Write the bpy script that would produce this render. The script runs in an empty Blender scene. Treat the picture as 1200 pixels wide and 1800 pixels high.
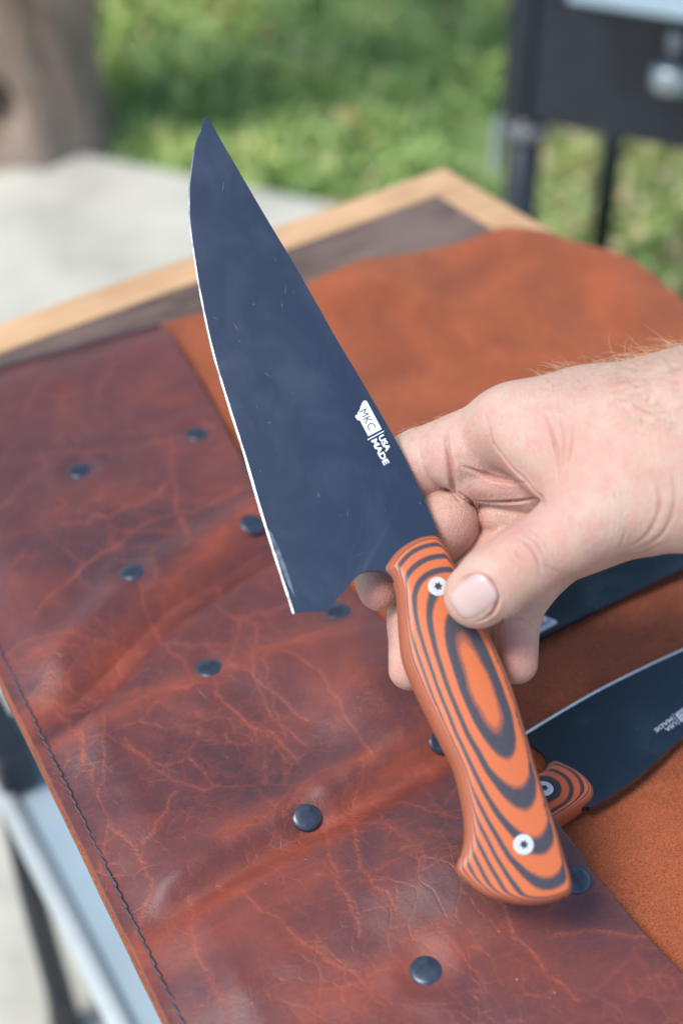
import bpy, bmesh, math, random
import numpy as np
from mathutils import Vector, Matrix, noise
from mathutils.geometry import delaunay_2d_cdt
R = math.radians
random.seed(7); rng = np.random.default_rng(11)
S = bpy.context.scene
COL = S.collection

# ---------------------------------------------------------------- camera, sky, sun, exposure
F = 2700.0; PITCH = R(39.3); CZ = 1.40; T = 0.90      # focal length in photo pixels, camera height, top of the leather
cam_d = bpy.data.cameras.new('camera'); cam = bpy.data.objects.new('camera', cam_d); COL.objects.link(cam)
cam.location = (0, 0, CZ); cam.rotation_euler = (R(90) - PITCH, 0, 0)
cam_d.sensor_fit = 'VERTICAL'; cam_d.sensor_height = 36; cam_d.sensor_width = 24
cam_d.lens = 36 * F / 1800; cam_d.clip_start = 0.02; cam_d.clip_end = 900
cam_d.dof.use_dof = True; cam_d.dof.focus_distance = 0.612; cam_d.dof.aperture_fstop = 4.7
S.camera = cam
S.render.resolution_x = 682; S.render.resolution_y = 1024

SUN_EL, SUN_AZ = 57.0, 236.0        # degrees; azimuth clockwise from +Y
world = bpy.data.worlds.new('World'); S.world = world; world.use_nodes = True
wn = world.node_tree.nodes; wl = world.node_tree.links
sky = wn.new('ShaderNodeTexSky'); sky.sky_type = 'NISHITA'; sky.sun_disc = False
sky.sun_elevation = R(SUN_EL); sky.sun_rotation = R(SUN_AZ)
sky.air_density = 1.0; sky.dust_density = 1.2; sky.ozone_density = 1.0
wl.new(sky.outputs[0], wn['Background'].inputs[0]); wn['Background'].inputs[1].default_value = 0.135
sd = bpy.data.lights.new('sun', 'SUN'); sd.energy = 1.9; sd.angle = R(20); sd.color = (1.0, 0.95, 0.88)
so = bpy.data.objects.new('sun', sd); COL.objects.link(so)
sv = Vector((math.sin(R(SUN_AZ)) * math.cos(R(SUN_EL)), math.cos(R(SUN_AZ)) * math.cos(R(SUN_EL)), math.sin(R(SUN_EL))))
so.rotation_euler = sv.to_track_quat('Z', 'Y').to_euler(); so.location = sv * 5
S.view_settings.view_transform = 'Standard'; S.view_settings.look = 'None'
S.view_settings.exposure = 0.90; S.view_settings.gamma = 1; S.view_settings.use_curve_mapping = False

# ---------------------------------------------------------------- measuring helpers (photo pixel + distance or plane -> place)
CP, SP = math.cos(PITCH), math.sin(PITCH)
def ray(px, py):
    u, v = (px - 600) / F, (py - 900) / F
    return Vector((u, CP - v * SP, -SP - v * CP))
C0 = Vector((0, 0, CZ))
def P(px, py, d): return C0 + ray(px, py) * d
def G(px, py, z=T):
    r = ray(px, py); return C0 + r * ((z - CZ) / r.z)
def onplane(px, py, p0, n):
    r = ray(px, py); return C0 + r * ((p0 - C0).dot(n) / r.dot(n))

# ---------------------------------------------------------------- material helpers
class NT:
    def __init__(s, name):
        s.m = bpy.data.materials.new(name); s.m.use_nodes = True
        s.t = s.m.node_tree; s.b = s.t.nodes['Principled BSDF']
    def n(s, typ, **kw):
        o = s.t.nodes.new(typ)
        for k, v in kw.items(): setattr(o, k, v)
        return o
    def l(s, a, b): s.t.links.new(a, b); return a
    def val(s, sock, v):
        if hasattr(v, 'is_output') or isinstance(v, bpy.types.NodeSocket): s.l(v, sock)
        else: sock.default_value = v
    def coord(s, which='Object'): return s.n('ShaderNodeTexCoord').outputs[which]
    def mapping(s, v, scale=(1, 1, 1), rot=(0, 0, 0), loc=(0, 0, 0)):
        m = s.n('ShaderNodeMapping'); s.l(v, m.inputs[0]); m.inputs['Scale'].default_value = scale
        m.inputs['Rotation'].default_value = rot; m.inputs['Location'].default_value = loc; return m.outputs[0]
    def noise(s, v, scale, detail=4, rough=0.55, dist=0, out='Fac'):
        o = s.n('ShaderNodeTexNoise'); s.l(v, o.inputs['Vector']); o.inputs['Scale'].default_value = scale
        o.inputs['Detail'].default_value = detail; o.inputs['Roughness'].default_value = rough
        o.inputs['Distortion'].default_value = dist; return o.outputs[out]
    def voro(s, v, scale, feature='F1', rand=1.0, out='Distance'):
        o = s.n('ShaderNodeTexVoronoi', feature=feature); s.l(v, o.inputs['Vector'])
        o.inputs['Scale'].default_value = scale; o.inputs['Randomness'].default_value = rand; return o.outputs[out]
    def ramp(s, f, stops, interp='LINEAR'):
        o = s.n('ShaderNodeValToRGB'); s.l(f, o.inputs[0]); cr = o.color_ramp; cr.interpolation = interp
        while len(cr.elements) < len(stops): cr.elements.new(0.5)
        for e, (p, c) in zip(cr.elements, stops):
            e.position = p; e.color = (c, c, c, 1) if isinstance(c, (int, float)) else (*c, 1)
        return o.outputs[0]
    def mix(s, f, a, b, mode='MIX'):
        o = s.n('ShaderNodeMix', data_type='RGBA', blend_type=mode)
        s.val(o.inputs[0], f)
        for i, x in ((6, a), (7, b)):
            s.val(o.inputs[i], (*x, 1) if isinstance(x, tuple) and len(x) == 3 else x)
        return o.outputs[2]
    def math(s, op, a, b=0.0, clamp=False):
        o = s.n('ShaderNodeMath', operation=op); o.use_clamp = clamp; s.val(o.inputs[0], a); s.val(o.inputs[1], b); return o.outputs[0]
    def attr(s, name, out='Fac'):
        o = s.n('ShaderNodeAttribute'); o.attribute_name = name; return o.outputs[out]
    def bump(s, h, strength=0.3, dist=0.001):
        o = s.n('ShaderNodeBump'); s.l(h, o.inputs['Height']); o.inputs['Strength'].default_value = strength
        o.inputs['Distance'].default_value = dist; s.l(o.outputs[0], s.b.inputs['Normal']); return o
    def set(s, **kw):
        names = dict(col='Base Color', rough='Roughness', metal='Metallic', spec='Specular IOR Level', sss='Subsurface Weight',
                     coat='Coat Weight', coatr='Coat Roughness', sheen='Sheen Weight', sheenr='Sheen Roughness')
        for k, v in kw.items():
            sk = s.b.inputs[names[k]]
            if isinstance(v, tuple): v = (*v, 1)
            s.val(sk, v)
        return s

def plain(name, col, rough=0.5, metal=0.0, spec=0.5, var=0.15, scale=60):
    t = NT(name); n = t.noise(t.coord(), scale)
    a = tuple(c * (1 - var) for c in col); b = tuple(min(1, c * (1 + var)) for c in col)
    t.set(col=t.ramp(n, [(0.3, a), (0.7, b)]), rough=rough, metal=metal, spec=spec)
    return t.m

# ---------------------------------------------------------------- object helpers
def obj(name, me, mat=None, parent=None, loc=None):
    if isinstance(me, bmesh.types.BMesh):
        b = me; me = bpy.data.meshes.new(name); b.to_mesh(me); b.free()
    o = bpy.data.objects.new(name, me); COL.objects.link(o)
    if mat is not None:
        for m in (mat if isinstance(mat, (list, tuple)) else [mat]): me.materials.append(m)
    if parent is not None: o.parent = parent
    if loc is not None: o.location = loc
    return o
def tag(o, label=None, cat=None, group=None, kind=None):
    if label: o['label'] = label
    if cat: o['category'] = cat
    if group: o['group'] = group
    if kind: o['kind'] = kind
    return o
def empty(name, M):
    o = bpy.data.objects.new(name, None); COL.objects.link(o); o.empty_display_size = 0.02
    o.matrix_world = M if isinstance(M, Matrix) else Matrix.Translation(M); return o
def mesh(verts, faces, smooth=True, mats=None):
    me = bpy.data.meshes.new('m'); me.from_pydata([tuple(v) for v in verts], [], [tuple(f) for f in faces])
    if smooth: me.polygons.foreach_set('use_smooth', [True] * len(me.polygons))
    if mats is not None: me.polygons.foreach_set('material_index', mats)
    me.update(); return me
def box(cx, cy, cz, sx, sy, sz, bevel=0.0, M=None):
    bm = bmesh.new(); bmesh.ops.create_cube(bm, size=1)
    bmesh.ops.scale(bm, vec=(sx, sy, sz), verts=bm.verts); bmesh.ops.translate(bm, vec=(cx, cy, cz), verts=bm.verts)
    if bevel: bmesh.ops.bevel(bm, geom=bm.edges[:], offset=bevel, segments=2, affect='EDGES', profile=0.6)
    if M is not None: bmesh.ops.transform(bm, matrix=M, verts=bm.verts)
    return bm
def lathe(prof, n=40, closed_top=True):
    vs, fs = [], []
    for r, z in prof:
        for i in range(n):
            a = 2 * math.pi * i / n; vs.append((r * math.cos(a), r * math.sin(a), z))
    for k in range(len(prof) - 1):
        for i in range(n):
            j = (i + 1) % n; fs.append((k * n + i, k * n + j, (k + 1) * n + j, (k + 1) * n + i))
    fs.append(tuple(range(n))[::-1]); m = (len(prof) - 1) * n; fs.append(tuple(range(m, m + n)))
    return mesh(vs, fs)
def tube(points, radii, n=12, nz=None):
    vs, fs = [], []; pts = [Vector(p) for p in points]; up = Vector((0.13, 0.37, 0.91))
    for k, p in enumerate(pts):
        d = (pts[min(k + 1, len(pts) - 1)] - pts[max(k - 1, 0)]).normalized()
        x = d.cross(up)
        if x.length < 1e-3: x = d.cross(Vector((1, 0, 0)))
        x.normalize(); y = d.cross(x)
        for i in range(n):
            a = 2 * math.pi * i / n; r = radii[k] * (nz(k, a) if nz else 1)
            vs.append(p + x * (r * math.cos(a)) + y * (r * math.sin(a)))
    for k in range(len(pts) - 1):
        for i in range(n):
            j = (i + 1) % n; fs.append((k * n + i, (k + 1) * n + i, (k + 1) * n + j, k * n + j))
    fs.append(tuple(range(n))); m = (len(pts) - 1) * n; fs.append(tuple(range(m, m + n))[::-1])
    return vs, fs
def smooth_closed(pts, sub=4):
    out = []; n = len(pts)
    for i in range(n):
        p0, p1, p2, p3 = (np.array(pts[(i + k - 1) % n], float) for k in range(4))
        for s in range(sub):
            t = s / sub
            out.append(tuple(0.5 * ((2 * p1) + (-p0 + p2) * t + (2 * p0 - 5 * p1 + 4 * p2 - p3) * t * t + (-p0 + 3 * p1 - 3 * p2 + p3) * t ** 3)))
    return out
def smooth_open(pts, sub=4):
    out = []; n = len(pts); P_ = [np.array(p, float) for p in pts]
    for i in range(n - 1):
        p0 = P_[i - 1] if i else 2 * P_[0] - P_[1]; p1, p2 = P_[i], P_[i + 1]; p3 = P_[i + 2] if i + 2 < n else 2 * P_[-1] - P_[-2]
        for s in range(sub):
            t = s / sub
            out.append(tuple(0.5 * ((2 * p1) + (-p0 + p2) * t + (2 * p0 - 5 * p1 + 4 * p2 - p3) * t * t + (-p0 + 3 * p1 - 3 * p2 + p3) * t ** 3)))
    out.append(tuple(P_[-1])); return out
def seg_dist(X, Y, line):
    """distance of arrays of points to a polyline (2D)"""
    d = np.full(np.shape(X), 1e9); L = np.array(line, float)
    for a, b in zip(L[:-1], L[1:]):
        ab = b - a; t = np.clip(((X - a[0]) * ab[0] + (Y - a[1]) * ab[1]) / max(ab @ ab, 1e-12), 0, 1)
        d = np.minimum(d, np.hypot(X - a[0] - t * ab[0], Y - a[1] - t * ab[1]))
    return d

# ================================================================= MATERIALS
def m_pocket():
    t = NT('oiled_leather'); c = t.coord()
    warp = t.n('ShaderNodeVectorMath', operation='ADD')
    wv = t.n('ShaderNodeTexNoise'); t.l(c, wv.inputs['Vector']); wv.inputs['Scale'].default_value = 28; wv.inputs['Detail'].default_value = 3
    sc = t.n('ShaderNodeVectorMath', operation='SCALE'); t.l(wv.outputs['Color'], sc.inputs[0]); sc.inputs['Scale'].default_value = 0.022
    t.l(c, warp.inputs[0]); t.l(sc.outputs[0], warp.inputs[1]); w = warp.outputs[0]
    e1 = t.voro(t.mapping(w, (1.0, 1.35, 0.01)), 30, 'DISTANCE_TO_EDGE')
    e2 = t.voro(t.mapping(w, (1.5, 1.0, 0.01), loc=(3, 1, 0)), 62, 'DISTANCE_TO_EDGE')
    v1 = t.ramp(e1, [(0.0, 1), (0.012, 0.5), (0.05, 0)]); v2 = t.ramp(e2, [(0.0, 1), (0.02, 0.35), (0.07, 0)])
    mk1 = t.ramp(t.noise(c, 13, 3), [(0.44, 0), (0.60, 1)]); mk2 = t.ramp(t.noise(t.mapping(c, loc=(5, 2, 0)), 20, 3), [(0.46, 0), (0.62, 1)])
    e3 = t.voro(t.mapping(w, (1.0, 1.3, 0.01), loc=(9, 4, 0)), 120, 'DISTANCE_TO_EDGE')
    v3 = t.ramp(e3, [(0.0, 1), (0.03, 0.4), (0.10, 0)]); mk3 = t.ramp(t.noise(t.mapping(c, loc=(1, 9, 0)), 26, 3), [(0.48, 0), (0.66, 1)])
    brk = t.ramp(t.noise(c, 420, 3, 0.7), [(0.34, 0.2), (0.6, 1.15)])
    vein = t.math('ADD', t.math('MULTIPLY', t.math('MULTIPLY', v1, mk1), 0.5), t.math('MULTIPLY', t.math('MULTIPLY', v2, mk2), 0.5))
    vein = t.math('MULTIPLY', t.math('ADD', t.math('MULTIPLY', vein, 0.8), t.math('MULTIPLY', t.math('MULTIPLY', v3, mk3), 0.42)), brk)
    wear = t.attr('wear'); micro = t.noise(t.mapping(c, (1, 1.6, 1), rot=(0, 0, .5)), 1500, 4, 0.75)
    crack = t.math('MULTIPLY', t.attr('crack'), t.ramp(t.noise(c, 700, 3, 0.7), [(0.36, 0.25), (0.62, 1.25)]))
    fine = t.noise(t.mapping(c, (1, 2.2, 1)), 420, 5, 0.7)
    big = t.noise(c, 16, 5, 0.6, 0.6)
    wearn = t.math('MULTIPLY', wear, t.math('ADD', t.math('MULTIPLY', t.noise(t.mapping(c, (0.6, 2.2, 1)), 55, 6, 0.7), 1.7), -0.05), True)
    cloud = t.ramp(big, [(0.48, 0), (0.74, 0.42)])
    tot = t.math('ADD', t.math('ADD', vein, crack), t.math('ADD', wearn, cloud))
    tot = t.math('ADD', tot, t.math('ADD', t.math('MULTIPLY', t.math('SUBTRACT', fine, 0.5), 0.6), t.math('MULTIPLY', t.math('SUBTRACT', micro, 0.5), 0.75)), True)
    sy = t.n('ShaderNodeSeparateXYZ'); t.l(c, sy.inputs[0])
    far = t.math('ADD', t.math('MULTIPLY', sy.outputs[1], -5.0), t.math('MULTIPLY', t.math('SUBTRACT', big, 0.5), 1.2))
    tot = t.math('MULTIPLY', tot, t.ramp(far, [(0.15, 0.35), (0.95, 1.0)]))
    dark = t.mix(t.ramp(t.noise(c, 9, 4), [(0.38, 0), (0.62, 1)]), (0.066, 0.031, 0.036), (0.118, 0.038, 0.036))
    col = t.mix(tot, dark, (0.29, 0.062, 0.032))
    # small pale scuffs
    sp = t.ramp(t.noise(t.mapping(c, (1, 1, 1), loc=(2, 7, 1)), 300, 2, 0.5), [(0.765, 0), (0.80, 0.55)])
    sp2 = t.math('MULTIPLY', sp, t.ramp(t.noise(c, 22, 2), [(0.5, 0), (0.62, 1)]))
    col = t.mix(sp2, col, (0.55, 0.42, 0.40))
    rough = t.math('ADD', t.math('MULTIPLY', tot, 0.16), t.ramp(fine, [(0.2, 0.30), (0.8, 0.42)]))
    t.set(col=col, rough=rough, spec=0.5)
    h = t.math('ADD', t.math('ADD', t.math('MULTIPLY', fine, 0.35), t.math('MULTIPLY', micro, 0.35)), t.math('ADD', t.math('MULTIPLY', t.math('ADD', vein, crack), -0.9), t.math('MULTIPLY', t.noise(c, 120, 4, 0.6), 0.8)))
    t.bump(h, 0.55, 0.0007)
    return t.m
def m_suede():
    t = NT('suede'); c = t.coord()
    f = t.noise(c, 1150, 3, 0.75); m = t.noise(c, 150, 5, 0.7); b = t.noise(c, 13, 5, 0.62, 0.8)
    col = t.mix(t.ramp(b, [(0.38, 0), (0.60, 1)]), (0.250, 0.052, 0.018), (0.45, 0.105, 0.034))
    col = t.mix(t.ramp(m, [(0.38, 0), (0.62, 1)]), t.mix(0.26, col, (0.13, 0.032, 0.014)), col)
    col = t.mix(t.ramp(f, [(0.38, 0), (0.64, 1.0)]), t.mix(0.5, col, (0.11, 0.026, 0.014)), t.mix(0.35, col, (0.50, 0.18, 0.09)))
    t.set(col=col, rough=0.95, spec=0.2, sheen=0.15, sheenr=0.5)
    t.b.inputs['Sheen Tint'].default_value = (1, 0.62, 0.45, 1)
    t.bump(t.math('ADD', t.math('MULTIPLY', f, 0.7), m), 0.95, 0.0010)
    return t.m
def m_blade():
    t = NT('coated_steel'); c = t.coord()
    sm = t.noise(t.mapping(c, (1, 1.4, 1)), 26, 6, 0.62, 0.8); fine = t.noise(c, 900, 2, 0.5)
    smr = t.ramp(sm, [(0.48, 0), (0.70, 1)])
    dust = t.ramp(t.noise(c, 520, 1, 0.4), [(0.77, 0), (0.81, 0.45)])
    scr = t.noise(t.mapping(c, (70, 1.2, 1), rot=(0, 0, 0.5)), 26, 2, 0.5); scr2 = t.noise(t.mapping(c, (1.4, 90, 1), rot=(0, 0, 0.25)), 22, 2, 0.5)
    scm = t.ramp(t.noise(c, 60, 2), [(0.52, 0), (0.62, 1)])
    scra = t.math('MULTIPLY', scm, t.math('ADD', t.ramp(scr, [(0.73, 0), (0.78, 0.35)]), t.ramp(scr2, [(0.74, 0), (0.79, 0.3)])))
    dust = t.math('MAXIMUM', dust, scra)
    col = t.mix(dust, t.mix(smr, (0.116, 0.138, 0.166), (0.142, 0.165, 0.194)), (0.55, 0.6, 0.62))
    t.set(col=col, metal=1.0, rough=t.math('ADD', t.math('MULTIPLY', smr, 0.04), 0.24))
    t.bump(fine, 0.04, 0.0002)
    return t.m
def m_g10(name, period, dark, orange):
    t = NT(name); c = t.coord()
    sx = t.n('ShaderNodeSeparateXYZ'); t.l(c, sx.inputs[0])
    z = t.math('ADD', sx.outputs[2], t.math('MULTIPLY', t.math('SUBTRACT', t.noise(t.mapping(c, (1, 1, 0)), 45, 2), 0.5), period * 0.32))
    z = t.math('ADD', z, t.math('MULTIPLY', t.math('SUBTRACT', t.noise(c, 1500, 1), 0.5), period * 0.06))
    ph = t.math('MULTIPLY', t.math('SUBTRACT', 0.0100, z), 2 * math.pi / period)
    cs = t.math('ADD', t.math('MULTIPLY', t.math('COSINE', ph), 0.5), 0.5)       # 1 at the crown
    weave = t.noise(t.mapping(c, (1, 4, 1)), 700, 2)
    f = t.ramp(cs, [(0.14, 0), (0.34, 0.42), (0.54, 1)], 'EASE')
    col = t.mix(f, dark, orange)
    col = t.mix(t.math('MULTIPLY', weave, 0.25), col, t.mix(0.5, col, (0.5, 0.3, 0.2)))
    t.set(col=col, rough=0.42, spec=0.4)
    t.bump(weave, 0.15, 0.0003)
    return t.m
def m_skin():
    t = NT('skin'); c = t.coord()
    b = t.noise(c, 38, 5, 0.6); s = t.noise(c, 160, 4, 0.6)
    col = t.mix(t.ramp(b, [(0.35, 0), (0.65, 1)]), (0.555, 0.365, 0.280), (0.635, 0.455, 0.360))
    col = t.mix(t.ramp(s, [(0.40, 0), (0.70, 0.75)]), col, (0.60, 0.305, 0.255))
    red = t.attr('red'); col = t.mix(t.math('MULTIPLY', red, 1.45, True), col, (0.50, 0.185, 0.160))
    fr = t.ramp(t.voro(c, 420, 'F1'), [(0.0, 0.25), (0.10, 0)])
    col = t.mix(fr, col, (0.52, 0.30, 0.2))
    t.set(col=col, rough=0.47, spec=0.42, sss=0.28)
    t.b.inputs['Subsurface Radius'].default_value = (1.0, 0.36, 0.2); t.b.inputs['Subsurface Scale'].default_value = 0.0035
    cell = t.voro(t.mapping(c, (1, 1, 1)), 900, 'DISTANCE_TO_EDGE')
    lines = t.noise(t.mapping(c, (3.2, 1, 1), rot=(0.2, 0.1, 0.6)), 260, 4, 0.65)
    h = t.math('ADD', t.math('MULTIPLY', t.ramp(cell, [(0, 0), (0.12, 1)]), 0.45), t.math('MULTIPLY', lines, 1.6))
    t.bump(h, 0.65, 0.0006)
    return t.m
def m_wood(name, a, b, axis_scale, sc=30, rough=0.5):
    t = NT(name); c = t.coord(); g = t.mapping(c, axis_scale)
    n = t.noise(g, sc, 6, 0.62, 0.7); f = t.noise(g, sc * 7, 3, 0.6); pt = t.noise(c, 11, 3)
    col = t.mix(t.ramp(n, [(0.33, 0), (0.68, 1)]), a, b); col = t.mix(t.math('MULTIPLY', f, 0.3), col, tuple(x * 0.6 for x in a))
    col = t.mix(t.ramp(pt, [(0.4, 0), (0.65, 0.4)]), col, tuple(min(1, x * 1.35) for x in b))
    t.set(col=col, rough=rough, spec=0.4); t.bump(n, 0.15, 0.0006); return t.m

M_POCKET, M_SUEDE, M_BLADE, M_SKIN = m_pocket(), m_suede(), m_blade(), m_skin()
M_EDGE = plain('raw_leather_edge', (0.17, 0.105, 0.085), 0.8, var=0.3, scale=300)
M_THREAD = plain('waxed_thread', (0.075, 0.060, 0.072), 0.6, var=0.3, scale=900)
M_RIVET = plain('blued_rivet', (0.060, 0.080, 0.108), 0.36, metal=0.6, var=0.35, scale=260)
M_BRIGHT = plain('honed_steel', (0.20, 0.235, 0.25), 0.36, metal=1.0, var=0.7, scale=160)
M_BRIGHT2 = plain('honed_steel_glint', (0.80, 0.86, 0.88), 0.5, metal=0.6, var=0.1, scale=300)  # paler copy for the stowed knives, edge glint put into the colour
M_SCREW = plain('brushed_screw_steel', (0.78, 0.80, 0.80), 0.38, metal=0.5, var=0.08, scale=900)
M_HOLE = plain('screw_recess', (0.06, 0.06, 0.065), 0.5, metal=0.5)
M_MARK = plain('laser_mark', (0.72, 0.78, 0.80), 0.6, var=0.06, scale=1500)
M_MARK2 = plain('laser_mark_dull', (0.42, 0.45, 0.50), 0.6, var=0.06, scale=1500)
M_MARKD = plain('blade_coating_lettering', (0.045, 0.06, 0.09), 0.35, var=0.05)
M_G10 = m_g10('layered_handle', 0.00085, (0.026, 0.036, 0.056), (0.55, 0.128, 0.038))
M_G10B = m_g10('layered_handle_deep', 0.00085, (0.020, 0.024, 0.034), (0.66, 0.11, 0.02))
M_NAIL = NT('nail').set(col=(0.64, 0.42, 0.37), rough=0.33, spec=0.5, sss=0.2).m
M_HAIR = plain('arm_hair', (0.58, 0.43, 0.28), 0.5, var=0.3, scale=800)
M_MAPLE = m_wood('maple', (0.50, 0.29, 0.14), (0.62, 0.40, 0.22), (1, 8, 1), 14)
M_WALNUT = m_wood('walnut', (0.070, 0.046, 0.038), (0.190, 0.130, 0.100), (1, 9, 1), 16, 0.42)
M_BLACK = plain('black_powder_coat', (0.014, 0.019, 0.028), 0.42, var=0.2, scale=30)
M_STEEL = plain('sky_tinted_stainless', (0.36, 0.47, 0.53), 0.5, metal=0.2, var=0.06, scale=12)  # pale blue of the reflected sky is put into the base colour
M_STEELW = plain('pale_rolled_rim', (0.50, 0.55, 0.55), 0.5, metal=0.2, var=0.05)
M_PLASTIC = plain('pale_plastic', (0.28, 0.33, 0.34), 0.4, var=0.1)
M_RUBBER = plain('black_rubber', (0.02, 0.02, 0.02), 0.7)

# ================================================================= GROUND
def m_ground(name, stops, sc, bumpd=0.01, extra=None):
    t = NT(name); c = t.coord(); n = t.noise(c, sc, 7, 0.65)
    col = t.ramp(n, stops)
    if extra: col = extra(t, c, col)
    t.set(col=col, rough=0.9, spec=0.25); t.bump(t.noise(c, sc * 6, 4), 0.5, bumpd); return t.m
def soil_extra(t, c, col):
    return t.mix(t.ramp(t.noise(c, 3.1, 3), [(0.56, 0), (0.68, 0.7)]), col, (0.40, 0.32, 0.21))
M_LAWN = m_ground('lawn_soil', [(0.3, (0.15, 0.23, 0.07)), (0.55, (0.22, 0.31, 0.10)), (0.75, (0.34, 0.34, 0.17))], 7, extra=soil_extra)
M_CONC = m_ground('concrete', [(0.3, (0.36, 0.35, 0.295)), (0.5, (0.50, 0.485, 0.41)), (0.7, (0.58, 0.56, 0.475))], 5, 0.002)
lawn = obj('lawn', mesh([(-400, -400, 0), (400, -400, 0), (400, 400, 0), (-400, 400, 0)], [(0, 1, 2, 3)], False), M_LAWN)
tag(lawn, kind='structure')
g0, g1 = G(0, 276, 0), G(335, 345, 0); sdir = (g1 - g0).normalized(); snor = Vector((-sdir.y, sdir.x, 0))
if snor.y < 0: snor = -snor
def slabpt(s, t_, z): p = g0 + sdir * s - snor * t_; return (p.x, p.y, z)
bm = bmesh.new()
q = [slabpt(-5, 0, 0.05), slabpt(.93, 0, 0.05), (.28, 1.55, .05), (7, .9, .05), (7, -6, .05), (-6, -6, .05)]
lo = [(x, y, -0.08) for x, y, z in q]
vv = [bm.verts.new(p) for p in q + lo]; nq = len(q)
bm.faces.new(vv[:nq])
for i in range(nq): bm.faces.new((vv[i], vv[(i + 1) % nq], vv[nq + (i + 1) % nq], vv[nq + i]))
bmesh.ops.recalc_face_normals(bm, faces=bm.faces)
bmesh.ops.bevel(bm, geom=[e for e in bm.edges if all(v.co.z > 0 for v in e.verts)], offset=0.012, segments=3, affect='EDGES')
tag(obj('patio', bm, M_CONC), kind='structure')
SL = 0.05

# grass blades and small clover-like leaves
def grass():
    n = 52000
    t = NT('grass_blades'); r = t.attr('tone')
    col = t.ramp(r, [(0.0, (0.16, 0.29, 0.085)), (0.35, (0.30, 0.44, 0.14)), (0.7, (0.42, 0.56, 0.19)), (0.93, (0.54, 0.65, 0.19)), (1.0, (0.60, 0.50, 0.28))])
    t.set(col=col, rough=0.5, spec=0.35); m = t.m
    t.b.inputs['Transmission Weight'].default_value = 0.0
    x = rng.uniform(-1.7, 1.9, n * 2); y = rng.uniform(2.05, 4.8, n * 2)
    keep = []
    for i in range(n * 2):
        p = Vector((x[i], y[i], 0)); s = (p - g0).dot(snor)
        if s < 0.012 and x[i] < .19: continue
        dens = noise.fractal(Vector((x[i] * 2.3, y[i] * 2.3, 4.2)), 0.7, 2, 3)
        bare = 0.22 if x[i] > 0.25 and y[i] < 3.0 else 0.0
        if random.random() < 0.85 + dens * 1.1 - bare * 2.6: keep.append(i)
        if len(keep) >= n: break
    k = np.array(keep); x, y = x[k], y[k]; n = len(k)
    cl = np.array([noise.fractal(Vector((a * 5.5, b * 5.5, 1.0)), 0.7, 2, 3) for a, b in zip(x, y)])
    cl2 = np.array([noise.noise(Vector((a * 2.1, b * 2.1, 8.0))) for a, b in zip(x, y)])
    h = rng.uniform(0.018, 0.05, n) * (1 + cl * 0.8); h[y > 3.05] *= 1.25
    ang = rng.uniform(0, 2 * math.pi, n); w = rng.uniform(0.0035, 0.009, n)
    leaf = rng.random(n) < 0.35; w[leaf] *= 2.6; h[leaf] *= 0.8
    lean = rng.uniform(0.1, 1.1, n) * h; la = rng.uniform(0, 2 * math.pi, n)
    dx, dy = np.cos(ang) * w, np.sin(ang) * w; lx, ly = np.cos(la) * lean, np.sin(la) * lean
    V = np.zeros((n, 5, 3))
    V[:, 0] = np.c_[x - dx * .5, y - dy * .5, np.zeros(n)]; V[:, 1] = np.c_[x + dx * .5, y + dy * .5, np.zeros(n)]
    V[:, 2] = np.c_[x + dx + lx * .4, y + dy + ly * .4, h * .62]; V[:, 3] = np.c_[x - dx + lx * .4, y - dy + ly * .4, h * .62]
    V[:, 4] = np.c_[x + lx, y + ly, h * np.where(leaf, .82, 1)]
    fs = []
    for i in range(n):
        b = i * 5; fs.append((b, b + 1, b + 2, b + 3)); fs.append((b + 3, b + 2, b + 4))
    me = mesh(V.reshape(-1, 3), fs, False)
    tone = np.clip(0.50 + cl * 0.7 + cl2 * 0.25 + rng.normal(0, 0.13, n) + (y - 3.0) * 0.17, 0, 0.95)
    tone[rng.random(n) < 0.015] = 1.0
    dry = (x > 0.3) & (y < 2.95) & (rng.random(n) < 0.4); tone[dry] = 1.0
    a = me.attributes.new('tone', 'FLOAT', 'POINT'); a.data.foreach_set('value', np.repeat(tone, 5).astype(np.float32))
    tag(obj('grass', me, m), 'green lawn grass with clover patches behind the table', 'grass', kind='stuff')
grass()
# a few yellow fallen leaves
M_DRY = plain('dry_leaf', (0.55, 0.33, 0.13), 0.7, var=0.3, scale=40)
lv = []
for px, py in ((268, 15), (785, 28), (645, 250), (470, 60), (205, 80), (610, 205)):
    p = G(px, py, 0.05); a = random.random() * 6
    vs = [(0.0, -0.03, 0), (0.018, -0.012, .004), (0.016, 0.012, .007), (0, 0.034, 0.003), (-0.017, 0.012, .006), (-0.018, -0.012, .004), (0, 0, 0)]
    o = obj('fallen_leaf', mesh(vs, [(6, i, (i + 1) % 6) for i in range(6)]), M_DRY, loc=p)
    o.rotation_euler = (random.uniform(-.4, .4), random.uniform(-.4, .4), a); o.scale = (.8, .8, .8)
    lv.append(o)
for o, l in zip(lv, ('yellowed fallen leaf on the grass beside the tree fork', 'tan fallen leaf on grass just left of the black grill',
                     'tan fallen leaf on grass above the wooden board corner', 'yellowed leaf on grass above the knife tip',
                     'small tan leaf on grass right beside the tree trunk', 'small tan leaf on grass up and right of the blade')):
    tag(o, l, 'leaf', 'fallen leaves on the lawn')

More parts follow.
